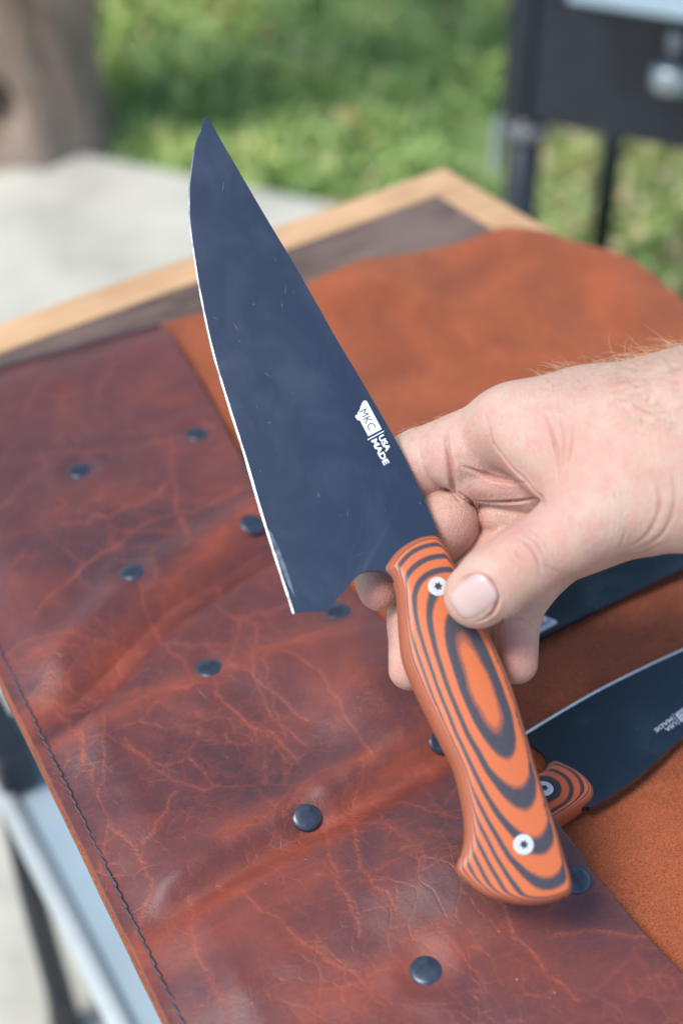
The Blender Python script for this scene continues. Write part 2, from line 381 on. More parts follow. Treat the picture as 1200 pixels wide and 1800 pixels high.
# ================================================================= TREE
def m_bark():
    t = NT('bark'); c = t.coord(); g = t.mapping(c, (1, 1, 0.22))
    n = t.noise(g, 26, 7, 0.65, 0.6); v = t.noise(c, 4, 3)
    col = t.ramp(n, [(0.3, (0.12, 0.08, 0.055)), (0.5, (0.27, 0.20, 0.15)), (0.7, (0.42, 0.33, 0.26))])
    col = t.mix(t.ramp(v, [(0.4, 0), (0.65, 0.5)]), col, (0.26, 0.22, 0.19))
    t.set(col=col, rough=0.9, spec=0.2); t.bump(n, 0.9, 0.012); return t.m
def tree():
    base = G(62, 268, 0.0); root = empty('forked_tree', base)
    tag(root, 'weathered forked tree trunk with a dark hollow at the top left', 'tree')
    vs, fs = [], []
    def add(pts, rad, n=40, seed=0):
        sub = smooth_open([(*p, r) for p, r in zip(pts, rad)], 7)
        v, f = tube([q[:3] for q in sub], [q[3] for q in sub], n,
                    lambda k, a: 1 + 0.13 * noise.fractal(Vector((math.cos(a) * 2 + seed, math.sin(a) * 2, k * 0.14)), 0.7, 2, 4))
        o = len(vs); vs.extend(v); fs.extend([tuple(i + o for i in ff) for ff in f])
    add([(-.03, .0, -.06), (-.02, .0, .06), (-.02, .01, .3), (-.05, .02, .62), (-.09, .03, 1.0), (-.13, .05, 1.7)], [.23, .178, .160, .168, .15, .13])
    add([(-.02, .0, .15), (.05, 0, .34), (.16, .0, .56), (.30, .03, .85), (.42, .1, 1.4)], [.10, .11, .105, .09, .07], seed=5)
    for a, l in ((-.35, .2), (-1.3, .17), (.6, .2), (-2.4, .24), (2.2, .2)):
        add([(0, 0, .13), (math.cos(a) * l * .45, math.sin(a) * l * .45, .05), (math.cos(a) * l, math.sin(a) * l, -.03)], [.07, .055, .02], 16, a)
    bmm = bmesh.new(); bmm.from_mesh(mesh(vs, fs))
    hol = Vector(P(32, 95, (base - C0).dot(ray(600, 900)))) - base
    for v in bmm.verts:
        dd = (Vector((v.co.x - hol.x, 0, (v.co.z - hol.z) * .75))).length
        if v.co.y < 0.02: v.co.y += 0.13 * math.exp(-(dd / 0.038) ** 2)
    obj('trunk', bmm, m_bark(), root)
    # crown, high above the frame
    n = 9000; V = np.zeros((n, 3, 3)); cen = np.array([[.4, .1, 2.5], [-.5, .3, 2.9], [.2, .9, 3.1], [1.1, .5, 3.0], [-.2, -.5, 3.2], [.7, -.2, 3.5]])
    c = cen[rng.integers(0, 6, n)]; d = rng.normal(0, 1, (n, 3)); d /= np.linalg.norm(d, axis=1)[:, None]
    c = c + d * (rng.random((n, 1)) ** .5) * np.array([.75, .75, .5])
    for j in range(3): V[:, j] = c + rng.normal(0, .045, (n, 3))
    obj('crown', mesh(V.reshape(-1, 3), [(3 * i, 3 * i + 1, 3 * i + 2) for i in range(n)], False), plain('leaves', (0.05, 0.11, 0.03), 0.5, var=0.5, scale=8), root)
tree()

# ================================================================= GRILL
def grill():
    A = Vector((0.222, 1.965, SL)); gx = Vector((0.913, -0.407, 0)).normalized(); gy = Vector((0.407, 0.913, 0)).normalized()
    M = Matrix(((gx.x, gy.x, 0, A.x), (gx.y, gy.y, 0, A.y), (0, 0, 1, A.z), (0, 0, 0, 1)))
    root = empty('grill', M); tag(root, 'black steel barbecue grill on tubular legs, with a silver knob and pale front shelf', 'grill')
    zb = 0.487 - SL
    W, D, H = 0.78, 0.46, 0.36
    obj('firebox', box(W / 2 + .033, D / 2, zb + H / 2, W, D, H, 0.006), M_BLACK, root)
    obj('corner_post', box(0.014, 0.02, zb + H / 2 - 0.0, 0.036, 0.05, H + .0, 0.006), M_BLACK, root)
    obj('seam_trim', box(W / 2 + .04, -0.004, zb + 0.180, W, 0.006, 0.008, 0.002), M_BLACK, root)
    obj('front_shelf', box(W / 2 + .05, -0.05, zb + 0.222, W - .1, 0.10, 0.022, 0.005), M_STEEL, root)
    # lid as half barrel
    n = 14; vs = []; fs = []
    for i in range(n + 1):
        a = math.pi * i / n
        for xx in (0.033, W + .033): vs.append((xx, D / 2 - math.cos(a) * D / 2, zb + H + .004 + math.sin(a) * .2))
    for i in range(n): fs.append((2 * i, 2 * i + 1, 2 * i + 3, 2 * i + 2))
    fs.append(tuple(range(0, 2 * n + 2, 2))); fs.append(tuple(range(1, 2 * n + 2, 2))[::-1])
    obj('lid', mesh(vs, fs), M_BLACK, root)
    for x, y, r in ((0.026, 0.02, 0.0245), (0.05, D - .02, 0.0190), (W, 0.02, 0.0215), (W, D - .02, 0.0165)):
        l = obj('leg', lathe([(r, 0), (r, zb + .003)], 20), M_BLACK, root, (x, y, 0))
        if y < .1: obj('collar', lathe([(r + .001, -0.012), (r + .006, -.01), (r + .006, .008), (r + .001, .01)], 24), M_STEEL if False else plain('grey_collar', (0.13, 0.14, 0.155), 0.5), l, (0, 0, zb - .018))
    k = G(1176, 98, 0.63); kl = M.inverted() @ k
    kx = 0.215
    kb = obj('knob', lathe([(.006, 0), (.0255, .001), (.0275, .004), (.0275, .026), (.0255, .031), (.012, .032)], 32), plain('grey_knob_steel', (.36, .42, .46), .35, metal=.8), root, (kx + .012, -0.034, zb + .098))
    obj('knob_stem', lathe([(.0105, 0), (.0105, .034), (.009, .037)], 20), plain('grey_stem', (.30, .31, .34), .4, metal=.6), kb, (-.004, .012, .032))
    obj('side_bracket', box(-0.008, 0.0, zb - .04, 0.009, 0.02, 0.075, 0.003), M_PLASTIC, root)
grill()

# ================================================================= CART AND BOARD
KC = G(780, 293, T - .006); e1 = Vector((-.806, -.592, 0)).normalized(); e2 = Vector((.592, -.806, 0)).normalized()
def board():
    z0 = T - .046; th = .040; L1, L2, bw = .44, .66, .030
    xax, yax = -e1, -e2           # right-handed frame with x along the far edge, y towards the far edge
    O = KC + e1 * L1 + e2 * L2; O.z = z0
    M = Matrix(((xax.x, yax.x, 0, O.x), (xax.y, yax.y, 0, O.y), (0, 0, 1, O.z), (0, 0, 0, 1)))
    root = empty('cutting_board', M)
    tag(root, 'dark walnut cutting board with a pale maple border under the leather roll', 'cutting board')
    for (x0, x1, y0, y1) in ((0, L1, L2 - bw, L2), (0, L1, 0, bw)):
        obj('maple_rail', box((x0 + x1) / 2, (y0 + y1) / 2, th / 2, x1 - x0, y1 - y0 - .0004, th, .0025), M_MAPLE, root)
    for (x0, x1) in ((0, bw), (L1 - bw, L1)):
        obj('maple_rail', box((x0 + x1) / 2, L2 / 2, th / 2, bw - .0006, L2 - 2 * bw, th, .0025), M_MAPLE, root)
    n = 9; w = (L2 - 2 * bw) / n
    for i in range(n):
        o = obj('walnut_strip', box(0, 0, 0, L1 - 2 * bw - .001, w - .0006, th - .0012 - .0004 * (i % 2), .0008), M_WALNUT, root)
        o.location = (L1 / 2, bw + w * (i + .5), th / 2)
board()
def cart():
    zs = .45
    a, b = G(0, 1380, zs), G(210, 1800, zs); d = (b - a).normalized(); nrm = Vector((-d.y, d.x, 0))
    if nrm.x < 0: nrm = -nrm
    far = G(-10, 1300, zs); s0 = (far - a).dot(d)
    O = a + d * (s0 - .0); L, W = 0.80, 0.50
    xax, yax = nrm, -d      # x away from rim, y away from the camera
    M = Matrix(((xax.x, yax.x, 0, O.x), (xax.y, yax.y, 0, O.y), (0, 0, 1, 0), (0, 0, 0, 1)))
    root = empty('serving_cart', M); tag(root, 'steel serving cart with a pale blue lower shelf and black legs under the board', 'cart')
    obj('shelf', box(W / 2, -L / 2, zs - .004, W, L, .008, .002), M_STEEL, root)
    for x in (0.0, W):
        v, f = tube([(x, 0.0, zs + .002), (x, -L, zs + .002)], [.0085] * 2, 16); obj('shelf_rim', mesh(v, f), M_STEELW, root)
    obj('shelf_lip', box(W / 2, -.002, zs + .004, W - .03, .012, .03, .003), M_STEEL, root)
    Mb = M.inverted()
    for (da, db) in ((.05, .05), (.24, .05), (.05, .60), (.24, .60)):
        p = Mb @ (KC + e1 * da + e2 * db)
        obj('leg', box(p.x, p.y, (T - .0865 + SL) / 2, .03, .03, T - .0865 - SL, .003), M_BLACK, root)
    obj('corner_bracket', box(.012, -.03, zs + .025, .03, .08, .04, .004), M_BLACK, root)
    # the splayed leg seen past the shelf and its caster
    p0, p1 = M.inverted() @ G(8, 1400, .44), M.inverted() @ G(104, 1742, .12)
    v, f = tube([p0, p0.lerp(p1, .5), p1, Vector((p1.x, p1.y, SL))], [.006, .011, .013, .016], 16); lg = obj('leg', mesh(v, f), M_BLACK, root)
    cp = M.inverted() @ G(15, 1990, .05)
    wh = obj('caster', lathe([(.004, -.013), (.045, -.013), (.049, -.008), (.049, .008), (.045, .013), (.004, .013)], 32), M_RUBBER, root, (cp.x, cp.y, SL + .049)); wh.rotation_euler = (R(90), 0, R(30))
    hb = obj('wheel_hub', lathe([(.003, -.015), (.024, -.016), (.027, -.012), (.027, .012), (.024, .016), (.003, .015)], 32), M_STEELW, wh)
    obj('caster_fork', box(cp.x, cp.y, SL + .075, .05, .05, .02, .006), M_STEELW, root)
    for da in (.05, .24):
        p, q = Mb @ (KC + e1 * da + e2 * .02), Mb @ (KC + e1 * da + e2 * .64)
        bmr = box(0, 0, 0, .04, (p - q).length, .038, .002); o = obj('top_rail', bmr, M_BLACK, root, ((p.x + q.x) / 2, (p.y + q.y) / 2, T - .0665))
        o.rotation_euler = (0, 0, math.atan2((p - q).y, (p - q).x) - R(90))
cart()

# ================================================================= KNIFE ROLL
W_ = Vector((.888, .4598, 0)).normalized(); U_ = Vector((W_.y, -W_.x, 0))      # across the roll, along the roll
ORI = Vector((-.2668, .7077, T))
RM = Matrix(((W_.x, -U_.x, 0, ORI.x), (W_.y, -U_.y, 0, ORI.y), (0, 0, 1, ORI.z), (0, 0, 0, 1)))   # local x = across, local y = -along
RMi = RM.inverted()
def L2(px, py, z=T + .004):
    p = RMi @ G(px, py, z); return (p.x, p.y)
def Ll(pts): return [L2(*p) for p in pts]
roll = empty('knife_roll', RM); tag(roll, 'open knife roll with oiled red-brown leather flap and rust suede lining', 'knife roll')
folds_dn = [([(0, 1340), (150, 1230), (300, 1075), (440, 985), (520, 940)], .0085, .0085), ([(120, 1745), (330, 1590), (480, 1500), (640, 1425), (800, 1330)], .0085, .0065)]
folds_up = [([(-40, 1290), (120, 1150), (230, 1040), (330, 990), (460, 905)], .011, .0050), ([(120, 1690), (250, 1590), (400, 1500), (560, 1415), (790, 1275)], .011, .0042),
            ([(30, 1420), (180, 1290), (370, 1205), (620, 1140)], .013, .0030), ([(350, 1800), (520, 1690), (700, 1590), (900, 1490)], .016, .0035)]
bulges = [((620, 1230), .045, .005), ((760, 1560), .05, .004), ((250, 900), .05, .003), ((560, 1690), .05, .004), ((1000, 1760), .05, .004)]
FD = [(Ll(l), w, a) for l, w, a in folds_dn]; FU = [(Ll(l), w, a) for l, w, a in folds_up]; BU = [(L2(*p), w, a) for p, w, a in bulges]
def fbm(X, Y, sc, seed):
    out = np.zeros(X.size); xf, yf = X.ravel(), Y.ravel()
    for i in range(X.size): out[i] = noise.fractal(Vector((xf[i] * sc, yf[i] * sc, seed)), .8, 2, 3)
    return out.reshape(X.shape)
RIV = [L2(px, py, T + .010) for px, py in ((140, 821), (233, 1010), (367, 1173), (538, 1429), (748, 1712), (345, 753), (443, 921), (593, 1068), (775, 1303), (1008, 1557))]
PW = .180; TOPY, BOTY = 0.0, -.64
def suede_h(X, Y):
    h = .0035 * np.sin(X * 19 + Y * 9) * np.clip((X - .17) / .1, 0, 1) + .004 * np.exp(-(((X - .40) / .07) ** 2 + ((Y + .03) / .06) ** 2))
    over = np.clip((X - .40) / .08, 0, 1); h = h - .006 * over ** 2 * np.clip((-Y) / .1, 0, 1)
    h = h + .004 * np.sin(X * 47 + Y * 13) * np.clip((X - .2) / .1, 0, 1) * np.exp(-(Y / .07) ** 2) - .007 * np.exp(-((X - .42 - .3 * (Y + .1)) / .022) ** 2) * np.clip(-Y / .03, 0, 1) * np.exp(-((Y + .10) / .07) ** 2)
    h = h + .005 * np.exp(-((X - .30) / .05) ** 2 - ((Y + .02) / .05) ** 2)
    h = h - .005 * np.exp(-((X - .33) / .09) ** 2 - ((Y + .17) / .05) ** 2)
    return h
def pocket_h(X, Y):
    h = np.full(X.shape, .0022)
    edge = np.clip(X / .03, 0, 1) * np.clip(-Y / .03, 0, 1); edge = edge * edge * (3 - 2 * edge)
    f = np.zeros(X.shape)
    for l, w, a in FU: f += a * np.exp(-(seg_dist(X, Y, l) / w) ** 2)
    for l, w, a in FD: f -= a * np.exp(-(seg_dist(X, Y, l) / w) ** 2)
    for (cx, cy), w, a in BU: f += a * np.exp(-((X - cx) ** 2 + (Y - cy) ** 2) / w ** 2)
    # the flap lifts where the handles of the two stowed knives go in
    for hl, a in (([(905, 1138), (690, 1235)], .0128), ([(1041, 1403), (820, 1540)], .0128)):
        l = [L2(*p_, T + .008) for p_ in hl]; l[0] = (l[0][0] + .03, l[0][1]); f += a * .82 * np.exp(-(seg_dist(X, Y, l) / .033) ** 2.2) * np.clip((X - .02) / .05, 0, 1)
    for rx, ry in RIV:
        d_ = np.hypot(X - rx, Y - ry); f += -.0016 * np.exp(-(d_ / .0085) ** 2) + .0004 * np.exp(-((d_ - .013) / .004) ** 2)
    return h + (.0050 + np.maximum(f, -.0068)) * edge
def sheet(name, nx, ny, x0f, x1f, y0, y1, hf, th, mat, ematerial, parent, attrs=None, wob=0.0006, cornerfn=None):
    u = np.linspace(0, 1, nx); v = np.linspace(0, 1, ny); Uu, Vv = np.meshgrid(u, v)
    Y = y0 + (y1 - y0) * Vv
    X = x0f(Y) + (x1f(Y) - x0f(Y)) * Uu
    Y = Y + wob * np.sin(X * 140) * (Vv < .5)
    if cornerfn: X, Y = cornerfn(X, Y)
    H = hf(X, Y)
    nz = fbm(X[::3, ::3], Y[::3, ::3], 24, 3.3) if X.size > 40000 else fbm(X, Y, 24, 3.3)
    if nz.shape != X.shape: nz = np.repeat(np.repeat(nz, 3, 0), 3, 1)[:X.shape[0], :X.shape[1]]; 
    # soften the block sampling
    for _ in range(3):
        nz[1:-1, 1:-1] = (nz[:-2, 1:-1] + nz[2:, 1:-1] + nz[1:-1, :-2] + nz[1:-1, 2:] + nz[1:-1, 1:-1]) / 5
    H = H + nz * .0011
    N = nx * ny
    top = np.c_[X.ravel(), Y.ravel(), H.ravel()]; bot = top.copy(); bot[:, 2] -= th
    idx = np.arange(N).reshape(ny, nx)
    q = np.stack([idx[:-1, :-1], idx[:-1, 1:], idx[1:, 1:], idx[1:, :-1]], -1).reshape(-1, 4)
    flip = y1 < y0
    qt = q[:, ::-1] if flip else q
    qb = (q if flip else q[:, ::-1]) + N
    ring = np.concatenate([idx[0, :], idx[1:, -1], idx[-1, -2::-1], idx[-2:0:-1, 0]])
    r2 = np.roll(ring, -1); side = np.stack([ring, r2, r2 + N, ring + N], -1)
    if not flip: side = side[:, ::-1]
    faces = np.concatenate([qt, qb, side]); mi = [0] * (len(qt)) + [1] * (len(qb) + len(side))
    me = bpy.data.meshes.new(name); me.from_pydata(np.concatenate([top, bot]).tolist(), [], faces.tolist())
    me.polygons.foreach_set('material_index', mi); sm = [True] * (len(qt) + len(qb)) + [False] * len(side); me.polygons.foreach_set('use_smooth', sm)
    if attrs:
        for k, fn in attrs.items():
            val = fn(X, Y).ravel().astype(np.float32); a = me.attributes.new(k, 'FLOAT', 'POINT'); a.data.foreach_set('value', np.concatenate([val, val]))
    me.update(); bmx = bmesh.new(); bmx.from_mesh(me); bmesh.ops.recalc_face_normals(bmx, faces=bmx.faces); bmx.to_mesh(me); bmx.free()
    return obj(name, me, [mat, ematerial], parent)
def rounded(X, Y):
    # round the far right corner of the lining
    cx, cy, r = .37, -.11, .11
    dx, dy = X - cx, Y - cy; m = (dx > 0) & (dy > 0); dist = np.hypot(dx, dy); mx = np.maximum(dx, dy)
    X = X + .0022 * np.sin(Y * 71) * np.clip((X - .40) / .06, 0, 1); Y = Y + .0020 * np.sin(X * 58 + 1) * np.clip((Y + .06) / .06, 0, 1) * (X > .2)
    dx, dy = X - cx, Y - cy
    s = np.where(m & (dist > 1e-6), mx / np.maximum(dist, 1e-6), 1.0)
    return cx + dx * s, cy + dy * s
suede = sheet('suede_lining', 170, 220, lambda Y: -.0012 + 0 * Y, lambda Y: .480 + 0 * Y, .0015, BOTY, suede_h, .0024, M_SUEDE, M_EDGE, roll, cornerfn=rounded)
flapL = [L2(p[0], p[1], T + p[2]) for p in ((287, 566, .005), (345, 665, .005), (437, 830, .006), (530, 945, .007), (620, 1035, .009), (700, 1105, .016), (790, 1200, .016), (870, 1325, .010), (985, 1468, .016), (1085, 1590, .010), (1200, 1722, .006), (1400, 1950, .005))]
fy = np.array([p[1] for p in flapL]); fx = np.array([p[0] for p in flapL]); o_ = np.argsort(fy)
def flapx(Y): return np.interp(Y, fy[o_], fx[o_])
cracks = [[(600, 1010), (560, 1075), (480, 1085), (420, 1100), (400, 1180), (470, 1230), (540, 1290)], [(380, 1020), (385, 1080), (440, 1105), (455, 1160), (520, 1150), (640, 1110)],
          [(0, 815), (120, 808), (240, 800), (340, 775), (385, 750)], [(205, 600), (190, 670), (170, 700)], [(95, 660), (60, 700), (40, 735)], [(300, 780), (305, 850), (270, 890), (190, 925), (110, 935)],
          [(305, 850), (315, 920), (330, 980)], [(440, 870), (360, 905), (270, 930), (180, 985), (60, 1090)], [(0, 1160), (60, 1130), (180, 1140), (300, 1140), (420, 1150)],
          [(180, 1260), (185, 1340), (170, 1400), (190, 1450), (175, 1530)], [(60, 1240), (180, 1235), (300, 1225), (400, 1215)], [(380, 1235), (430, 1280), (475, 1300), (520, 1350)],
          [(440, 1150), (455, 1230), (490, 1290), (540, 1330)], [(500, 1170), (560, 1210), (600, 1290), (650, 1360)], [(460, 1180), (480, 1240), (500, 1310)], [(570, 1460), (580, 1540), (600, 1600), (630, 1680)],
          [(620, 1470), (630, 1560), (690, 1640)], [(600, 1450), (680, 1480), (720, 1530)], [(690, 1430), (740, 1450), (800, 1490)], [(190, 1450), (240, 1500), (270, 1560), (235, 1640)],
          [(250, 1490), (290, 1440), (310, 1400)], [(380, 1560), (440, 1600), (520, 1680), (600, 1730)], [(330, 1580), (350, 1700), (400, 1790)], [(700, 1690), (760, 1660), (800, 1700), (850, 1760)],
          [(860, 1620), (920, 1690), (960, 1740), (1010, 1780)], [(180, 1240), (210, 1180), (200, 1120)], [(100, 1250), (150, 1320), (160, 1370)], [(220, 1310), (290, 1370), (360, 1400)],
          [(650, 1120), (700, 1170), (730, 1260)], [(250, 1050), (280, 1130), (330, 1190)], [(550, 1560), (640, 1570), (700, 1560)], [(0, 900), (40, 860), (80, 830), (70, 800)], [(970, 1670), (1080, 1660), (1190, 1650)]]
random.seed(3)
def wiggle(l, amp=7):
    o = []
    for (x0, y0), (x1, y1) in zip(l[:-1], l[1:]):
        for k in range(4):
            t_ = k / 4; o.append((x0 + (x1 - x0) * t_ + random.uniform(-amp, amp) * (k > 0), y0 + (y1 - y0) * t_ + random.uniform(-amp, amp) * (k > 0)))
    return o + [l[-1]]
CR = [(Ll(wiggle(l)), random.uniform(.55, 1.0)) for l in cracks]
def crack_a(X, Y):
    o = np.zeros(X.shape)
    for l, s in CR:
        lx = [p[0] for p in l]; ly = [p[1] for p in l]
        m = (X > min(lx) - .008) & (X < max(lx) + .008) & (Y > min(ly) - .008) & (Y < max(ly) + .008)
        d = seg_dist(X[m], Y[m], l); o[m] = np.maximum(o[m], s * (.50 * np.exp(-(d / .0007) ** 2) + .16 * np.exp(-(d / .0028) ** 2)))
    return o
WB = [([(-20, 1310), (150, 1200), (300, 1050), (470, 900)], .009, .75), ([(130, 1745), (330, 1620), (480, 1530), (640, 1420), (790, 1310)], .010, .85), ([(0, 1180), (180, 1130), (330, 1100)], .008, .35),
      ([(60, 1330), (200, 1270), (380, 1190), (620, 1130)], .007, .55), ([(400, 1480), (560, 1400), (700, 1350)], .006, .5), ([(250, 1720), (400, 1640), (560, 1560)], .010, .5),
      ([(560, 1800), (760, 1700), (960, 1640)], .010, .4), ([(0, 1200), (160, 1500), (330, 1800)], .006, .15), ([(900, 1720), (1100, 1740), (1200, 1760)], .014, .35)]
WL = [(Ll(l), w, a) for l, w, a in WB]
def wear_a(X, Y):
    o = np.zeros(X.shape)
    for l, w, a in WL: o = np.maximum(o, a * np.exp(-(seg_dist(X, Y, l) / w) ** 2))
    # less wear at the far end of the flap
    return o + .08 * np.clip((-Y - .12) / .15, 0, 1)
pocket = sheet('pocket_flap', 230, 800, lambda Y: 0 * Y, flapx, 0.0, BOTY, pocket_h, .0020, M_POCKET, M_EDGE, roll, {'crack': crack_a, 'wear': wear_a})
def ph(x, y): return float(pocket_h(np.array([[x]]), np.array([[y]]))[0, 0])
rivet_me = lathe([(.0060, -.001), (.0062, .0003), (.0060, .0008), (.0054, .0012), (.0042, .0015), (.0026, .0017), (.0013, .00178), (.0003, .0018)], 36)
for i, (x, y) in enumerate(RIV):
    z = ph(x, y)
    o = obj('rivet', rivet_me, None if i else M_RIVET, roll, (x, y, z - .0002))
    ex = (ph(x + .004, y) - ph(x - .004, y)) / .008; ey = (ph(x, y + .004) - ph(x, y - .004)) / .008
    o.rotation_euler = (math.atan(ey) * .7 + random.uniform(-.05, .05), -math.atan(ex) * .7 + random.uniform(-.05, .05), 0); o.scale = (1.03, 1.03, random.uniform(1.0, 1.25))
sv_, sf_ = tube([(0, -.0031, -.0002), (0.0001, -.0022, .0006), (-.0001, 0, .0009), (.0001, .0022, .0006), (0, .0031, -.0002)], [.0003, .00050, .00056, .00050, .0003], 8)
st_me = mesh(sv_, sf_)
i = 0
for k in range(110):
    y = -.004 - .0058 * k
    if y < -.535: break
    if -.20 < y < -.18 or True:
        o = obj('stitch', st_me, None if i else M_THREAD, roll, (.0048 + random.uniform(-.0002, .0002), y, ph(.0048, y) + .0002)); o.rotation_euler = (0, 0, R(random.uniform(4, 13))); i += 1
for k in range(29):
    x = .008 + .0058 * k
    o = obj('stitch', st_me, None, roll, (x, -.0048, ph(x, -.0048) + .0004)); o.scale = (1.7, 1, 1.5); o.rotation_euler = (0, 0, R(90 + random.uniform(4, 13)))

# ================================================================= KNIVES
def build_knife(name, label, p0, n, axis_px, blade_px, edge_n, handle_px, crown_px, crown_dir, fs_tab, ft_tab, screws_px, matH, texts, thick=.0100, markmat=None, markd=None, group='knives with layered orange and black handles'):
    """p0, n: blade mid plane; outlines are measured in the photo and laid on that plane, then kept in the knife's own frame"""
    a0, a1 = onplane(*axis_px[0], p0, n), onplane(*axis_px[1], p0, n)
    x = (a1 - a0).normalized(); y = n.cross(x).normalized()
    M = Matrix(((x.x, y.x, n.x, a0.x), (x.y, y.y, n.y, a0.y), (x.z, y.z, n.z, a0.z), (0, 0, 0, 1))); Mi = M.inverted()
    def loc(px, py): q = Mi @ onplane(px, py, p0, n); return (q.x, q.y)
    root = empty(name, M); tag(root, label, 'knife', group)
    # ---- blade
    edge = [loc(*p) for p in smooth_open(blade_px[:edge_n], 5)]; rest = [loc(*p) for p in smooth_open(blade_px[edge_n - 1:], 3)][1:]
    if (np.array(rest[-1]) == np.array(edge[0])).all(): rest = rest[:-1]
    E = np.array(edge)
    outline = edge + rest
    area = sum(a[0] * b[1] - b[0] * a[1] for a, b in zip(outline, outline[1:] + outline[:1]))
    # inner boundary of the honed bevel
    tn = np.gradient(E, axis=0); tn /= np.linalg.norm(tn, axis=1)[:, None]; nn = np.c_[-tn[:, 1], tn[:, 0]] * (1 if area > 0 else -1)
    s = np.linspace(0, 1, len(E)); bw = (.00042 + .0003 * s) * (1 if name == 'chef_knife' else 2.0) * np.clip(s * 14, .05, 1)
    inner = E + nn * bw[:, None]
    bpoly = [tuple(p) for p in inner] + rest
    PL = [loc(*p) for p in smooth_open([(637, 1004), (655, 972), (675, 936), (695, 890), (722, 848)], 5)] if name == 'chef_knife' else None
    def half(px_, py_):
        d = seg_dist(np.array([px_]), np.array([py_]), E)[0]; v_ = .00030 + .0010 * min(1, d / .045) ** .8
        if PL:
            ch = np.array(PL[-1]) - np.array(PL[0]); L_ = np.linalg.norm(ch); ch /= L_; q0 = np.array((px_, py_)) - np.array(PL[0])
            j_ = min(range(len(PL)), key=lambda q_: (PL[q_][0] - px_) ** 2 + (PL[q_][1] - py_) ** 2); j_ = min(max(j_, 1), len(PL) - 2)
            tg = np.array(PL[j_ + 1]) - np.array(PL[j_ - 1]); tg /= np.linalg.norm(tg); w0 = np.array((px_, py_)) - np.array(PL[j_]); sg_ = tg[0] * w0[1] - tg[1] * w0[0]
            hs = np.array((-.0, -1.0)); side_ = 1 if (tg[0] * hs[1] - tg[1] * hs[0]) > 0 else -1
            x_ = sg_ * side_ / .0011; fade_ = max(0, 1 - (ch @ q0) / L_) if ch @ q0 > 0 else 1
            v_ += .00016 * fade_ * (1 / (1 + math.exp(-max(-30, min(30, x_ * 3)))) - .5)
        return v_
    xs = [p[0] for p in bpoly]; ys = [p[1] for p in bpoly]
    def inside(pt, poly):
        c = False; X_, Y_ = pt; j = len(poly) - 1
        for i_ in range(len(poly)):
            xi, yi = poly[i_]; xj, yj = poly[j]
            if (yi > Y_) != (yj > Y_) and X_ < (xj - xi) * (Y_ - yi) / (yj - yi) + xi: c = not c
            j = i_
        return c
    grid = [(gx_ + random.uniform(-.0003, .0003), gy_) for gx_ in np.arange(min(xs), max(xs), .004) for gy_ in np.arange(min(ys), max(ys), .004) if inside((gx_, gy_), bpoly)]
    bp = np.array(bpoly + [bpoly[0]]); grid = [g for g in grid if seg_dist(np.array([g[0]]), np.array([g[1]]), bp)[0] > .0016]
    if PL:
        plx = np.array(PL[1:-1]); tg_ = np.gradient(plx, axis=0); tg_ /= np.linalg.norm(tg_, axis=1)[:, None]
        grid = [g for g in grid if seg_dist(np.array([g[0]]), np.array([g[1]]), PL)[0] > .0022]
        for o_s in (-.0018, -.001, -.0005, 0, .0005, .001, .0018): grid += [tuple(q) for q in plx + np.c_[-tg_[:, 1], tg_[:, 0]] * o_s]
    nb = len(bpoly); r = delaunay_2d_cdt([Vector(p) for p in bpoly + grid], [], [list(range(nb))], 1, 1e-7)
    V2, F2 = r[0], r[2]; nv = len(V2); hh = [half(v.x, v.y) for v in V2]
    vs = [(v.x, v.y, h_) for v, h_ in zip(V2, hh)] + [(v.x, v.y, -h_) for v, h_ in zip(V2, hh)]
    fs = [tuple(f) for f in F2] + [tuple(nv + i for i in reversed(f)) for f in F2]
    cnt = {}
    for f in F2:
        for a_, b_ in zip(f, list(f[1:]) + [f[0]]): cnt[(a_, b_)] = cnt.get((a_, b_), 0) + 1
    for (a_, b_) in cnt:
        if (b_, a_) not in cnt: fs.append((b_, a_, nv + a_, nv + b_))
    me = mesh(vs, fs, False); bmx = bmesh.new(); bmx.from_mesh(me); bmesh.ops.recalc_face_normals(bmx, faces=bmx.faces)
    for f in bmx.faces: f.smooth = abs(f.normal.z) > .9
    for e in bmx.edges:
        if len(e.link_faces) == 2 and e.calc_face_angle(0) > R(30): e.smooth = False
    bmx.to_mesh(me); bmx.free()
    blade = obj('blade', me, M_BLADE, root)
    vs, fs = [], []; m = len(E)
    for p, q_ in zip(E, inner):
        vs += [(q_[0], q_[1], half(*q_)), (p[0], p[1], .00002), (p[0], p[1], -.00002), (q_[0], q_[1], -half(*q_))]
    for i_ in range(m - 1):
        for k in (0, 1, 2): fs.append((4 * i_ + k, 4 * i_ + k + 1, 4 * i_ + 5 + k, 4 * i_ + 4 + k))
    me = mesh(vs, fs, False); bmx = bmesh.new(); bmx.from_mesh(me); bmesh.ops.recalc_face_normals(bmx, faces=bmx.faces); bmx.to_mesh(me); bmx.free()
    obj('honed_edge', me, M_BRIGHT if name == 'chef_knife' else M_BRIGHT2, blade)
    # ---- handle scales
    ho = [loc(*p) for p in smooth_closed(handle_px, 5)]
    hp = np.array(ho + [ho[0]]); xs = hp[:, 0]; ys = hp[:, 1]
    HA = sum(a[0] * b[1] - b[0] * a[1] for a, b in zip(ho, ho[1:] + ho[:1]))
    tn = np.gradient(hp[:-1], axis=0); tn /= np.linalg.norm(tn, axis=1)[:, None]; nn = np.c_[-tn[:, 1], tn[:, 0]] * (1 if HA > 0 else -1)
    pts = list(ho)
    for ins in (.00025, .0007, .0013, .0021, .003):
        for q_, nq in zip(hp[:-1], nn):
            g = q_ + nq * ins
            if inside(tuple(g), ho) and seg_dist(np.array([g[0]]), np.array([g[1]]), hp)[0] > ins * .92: pts.append(tuple(g))
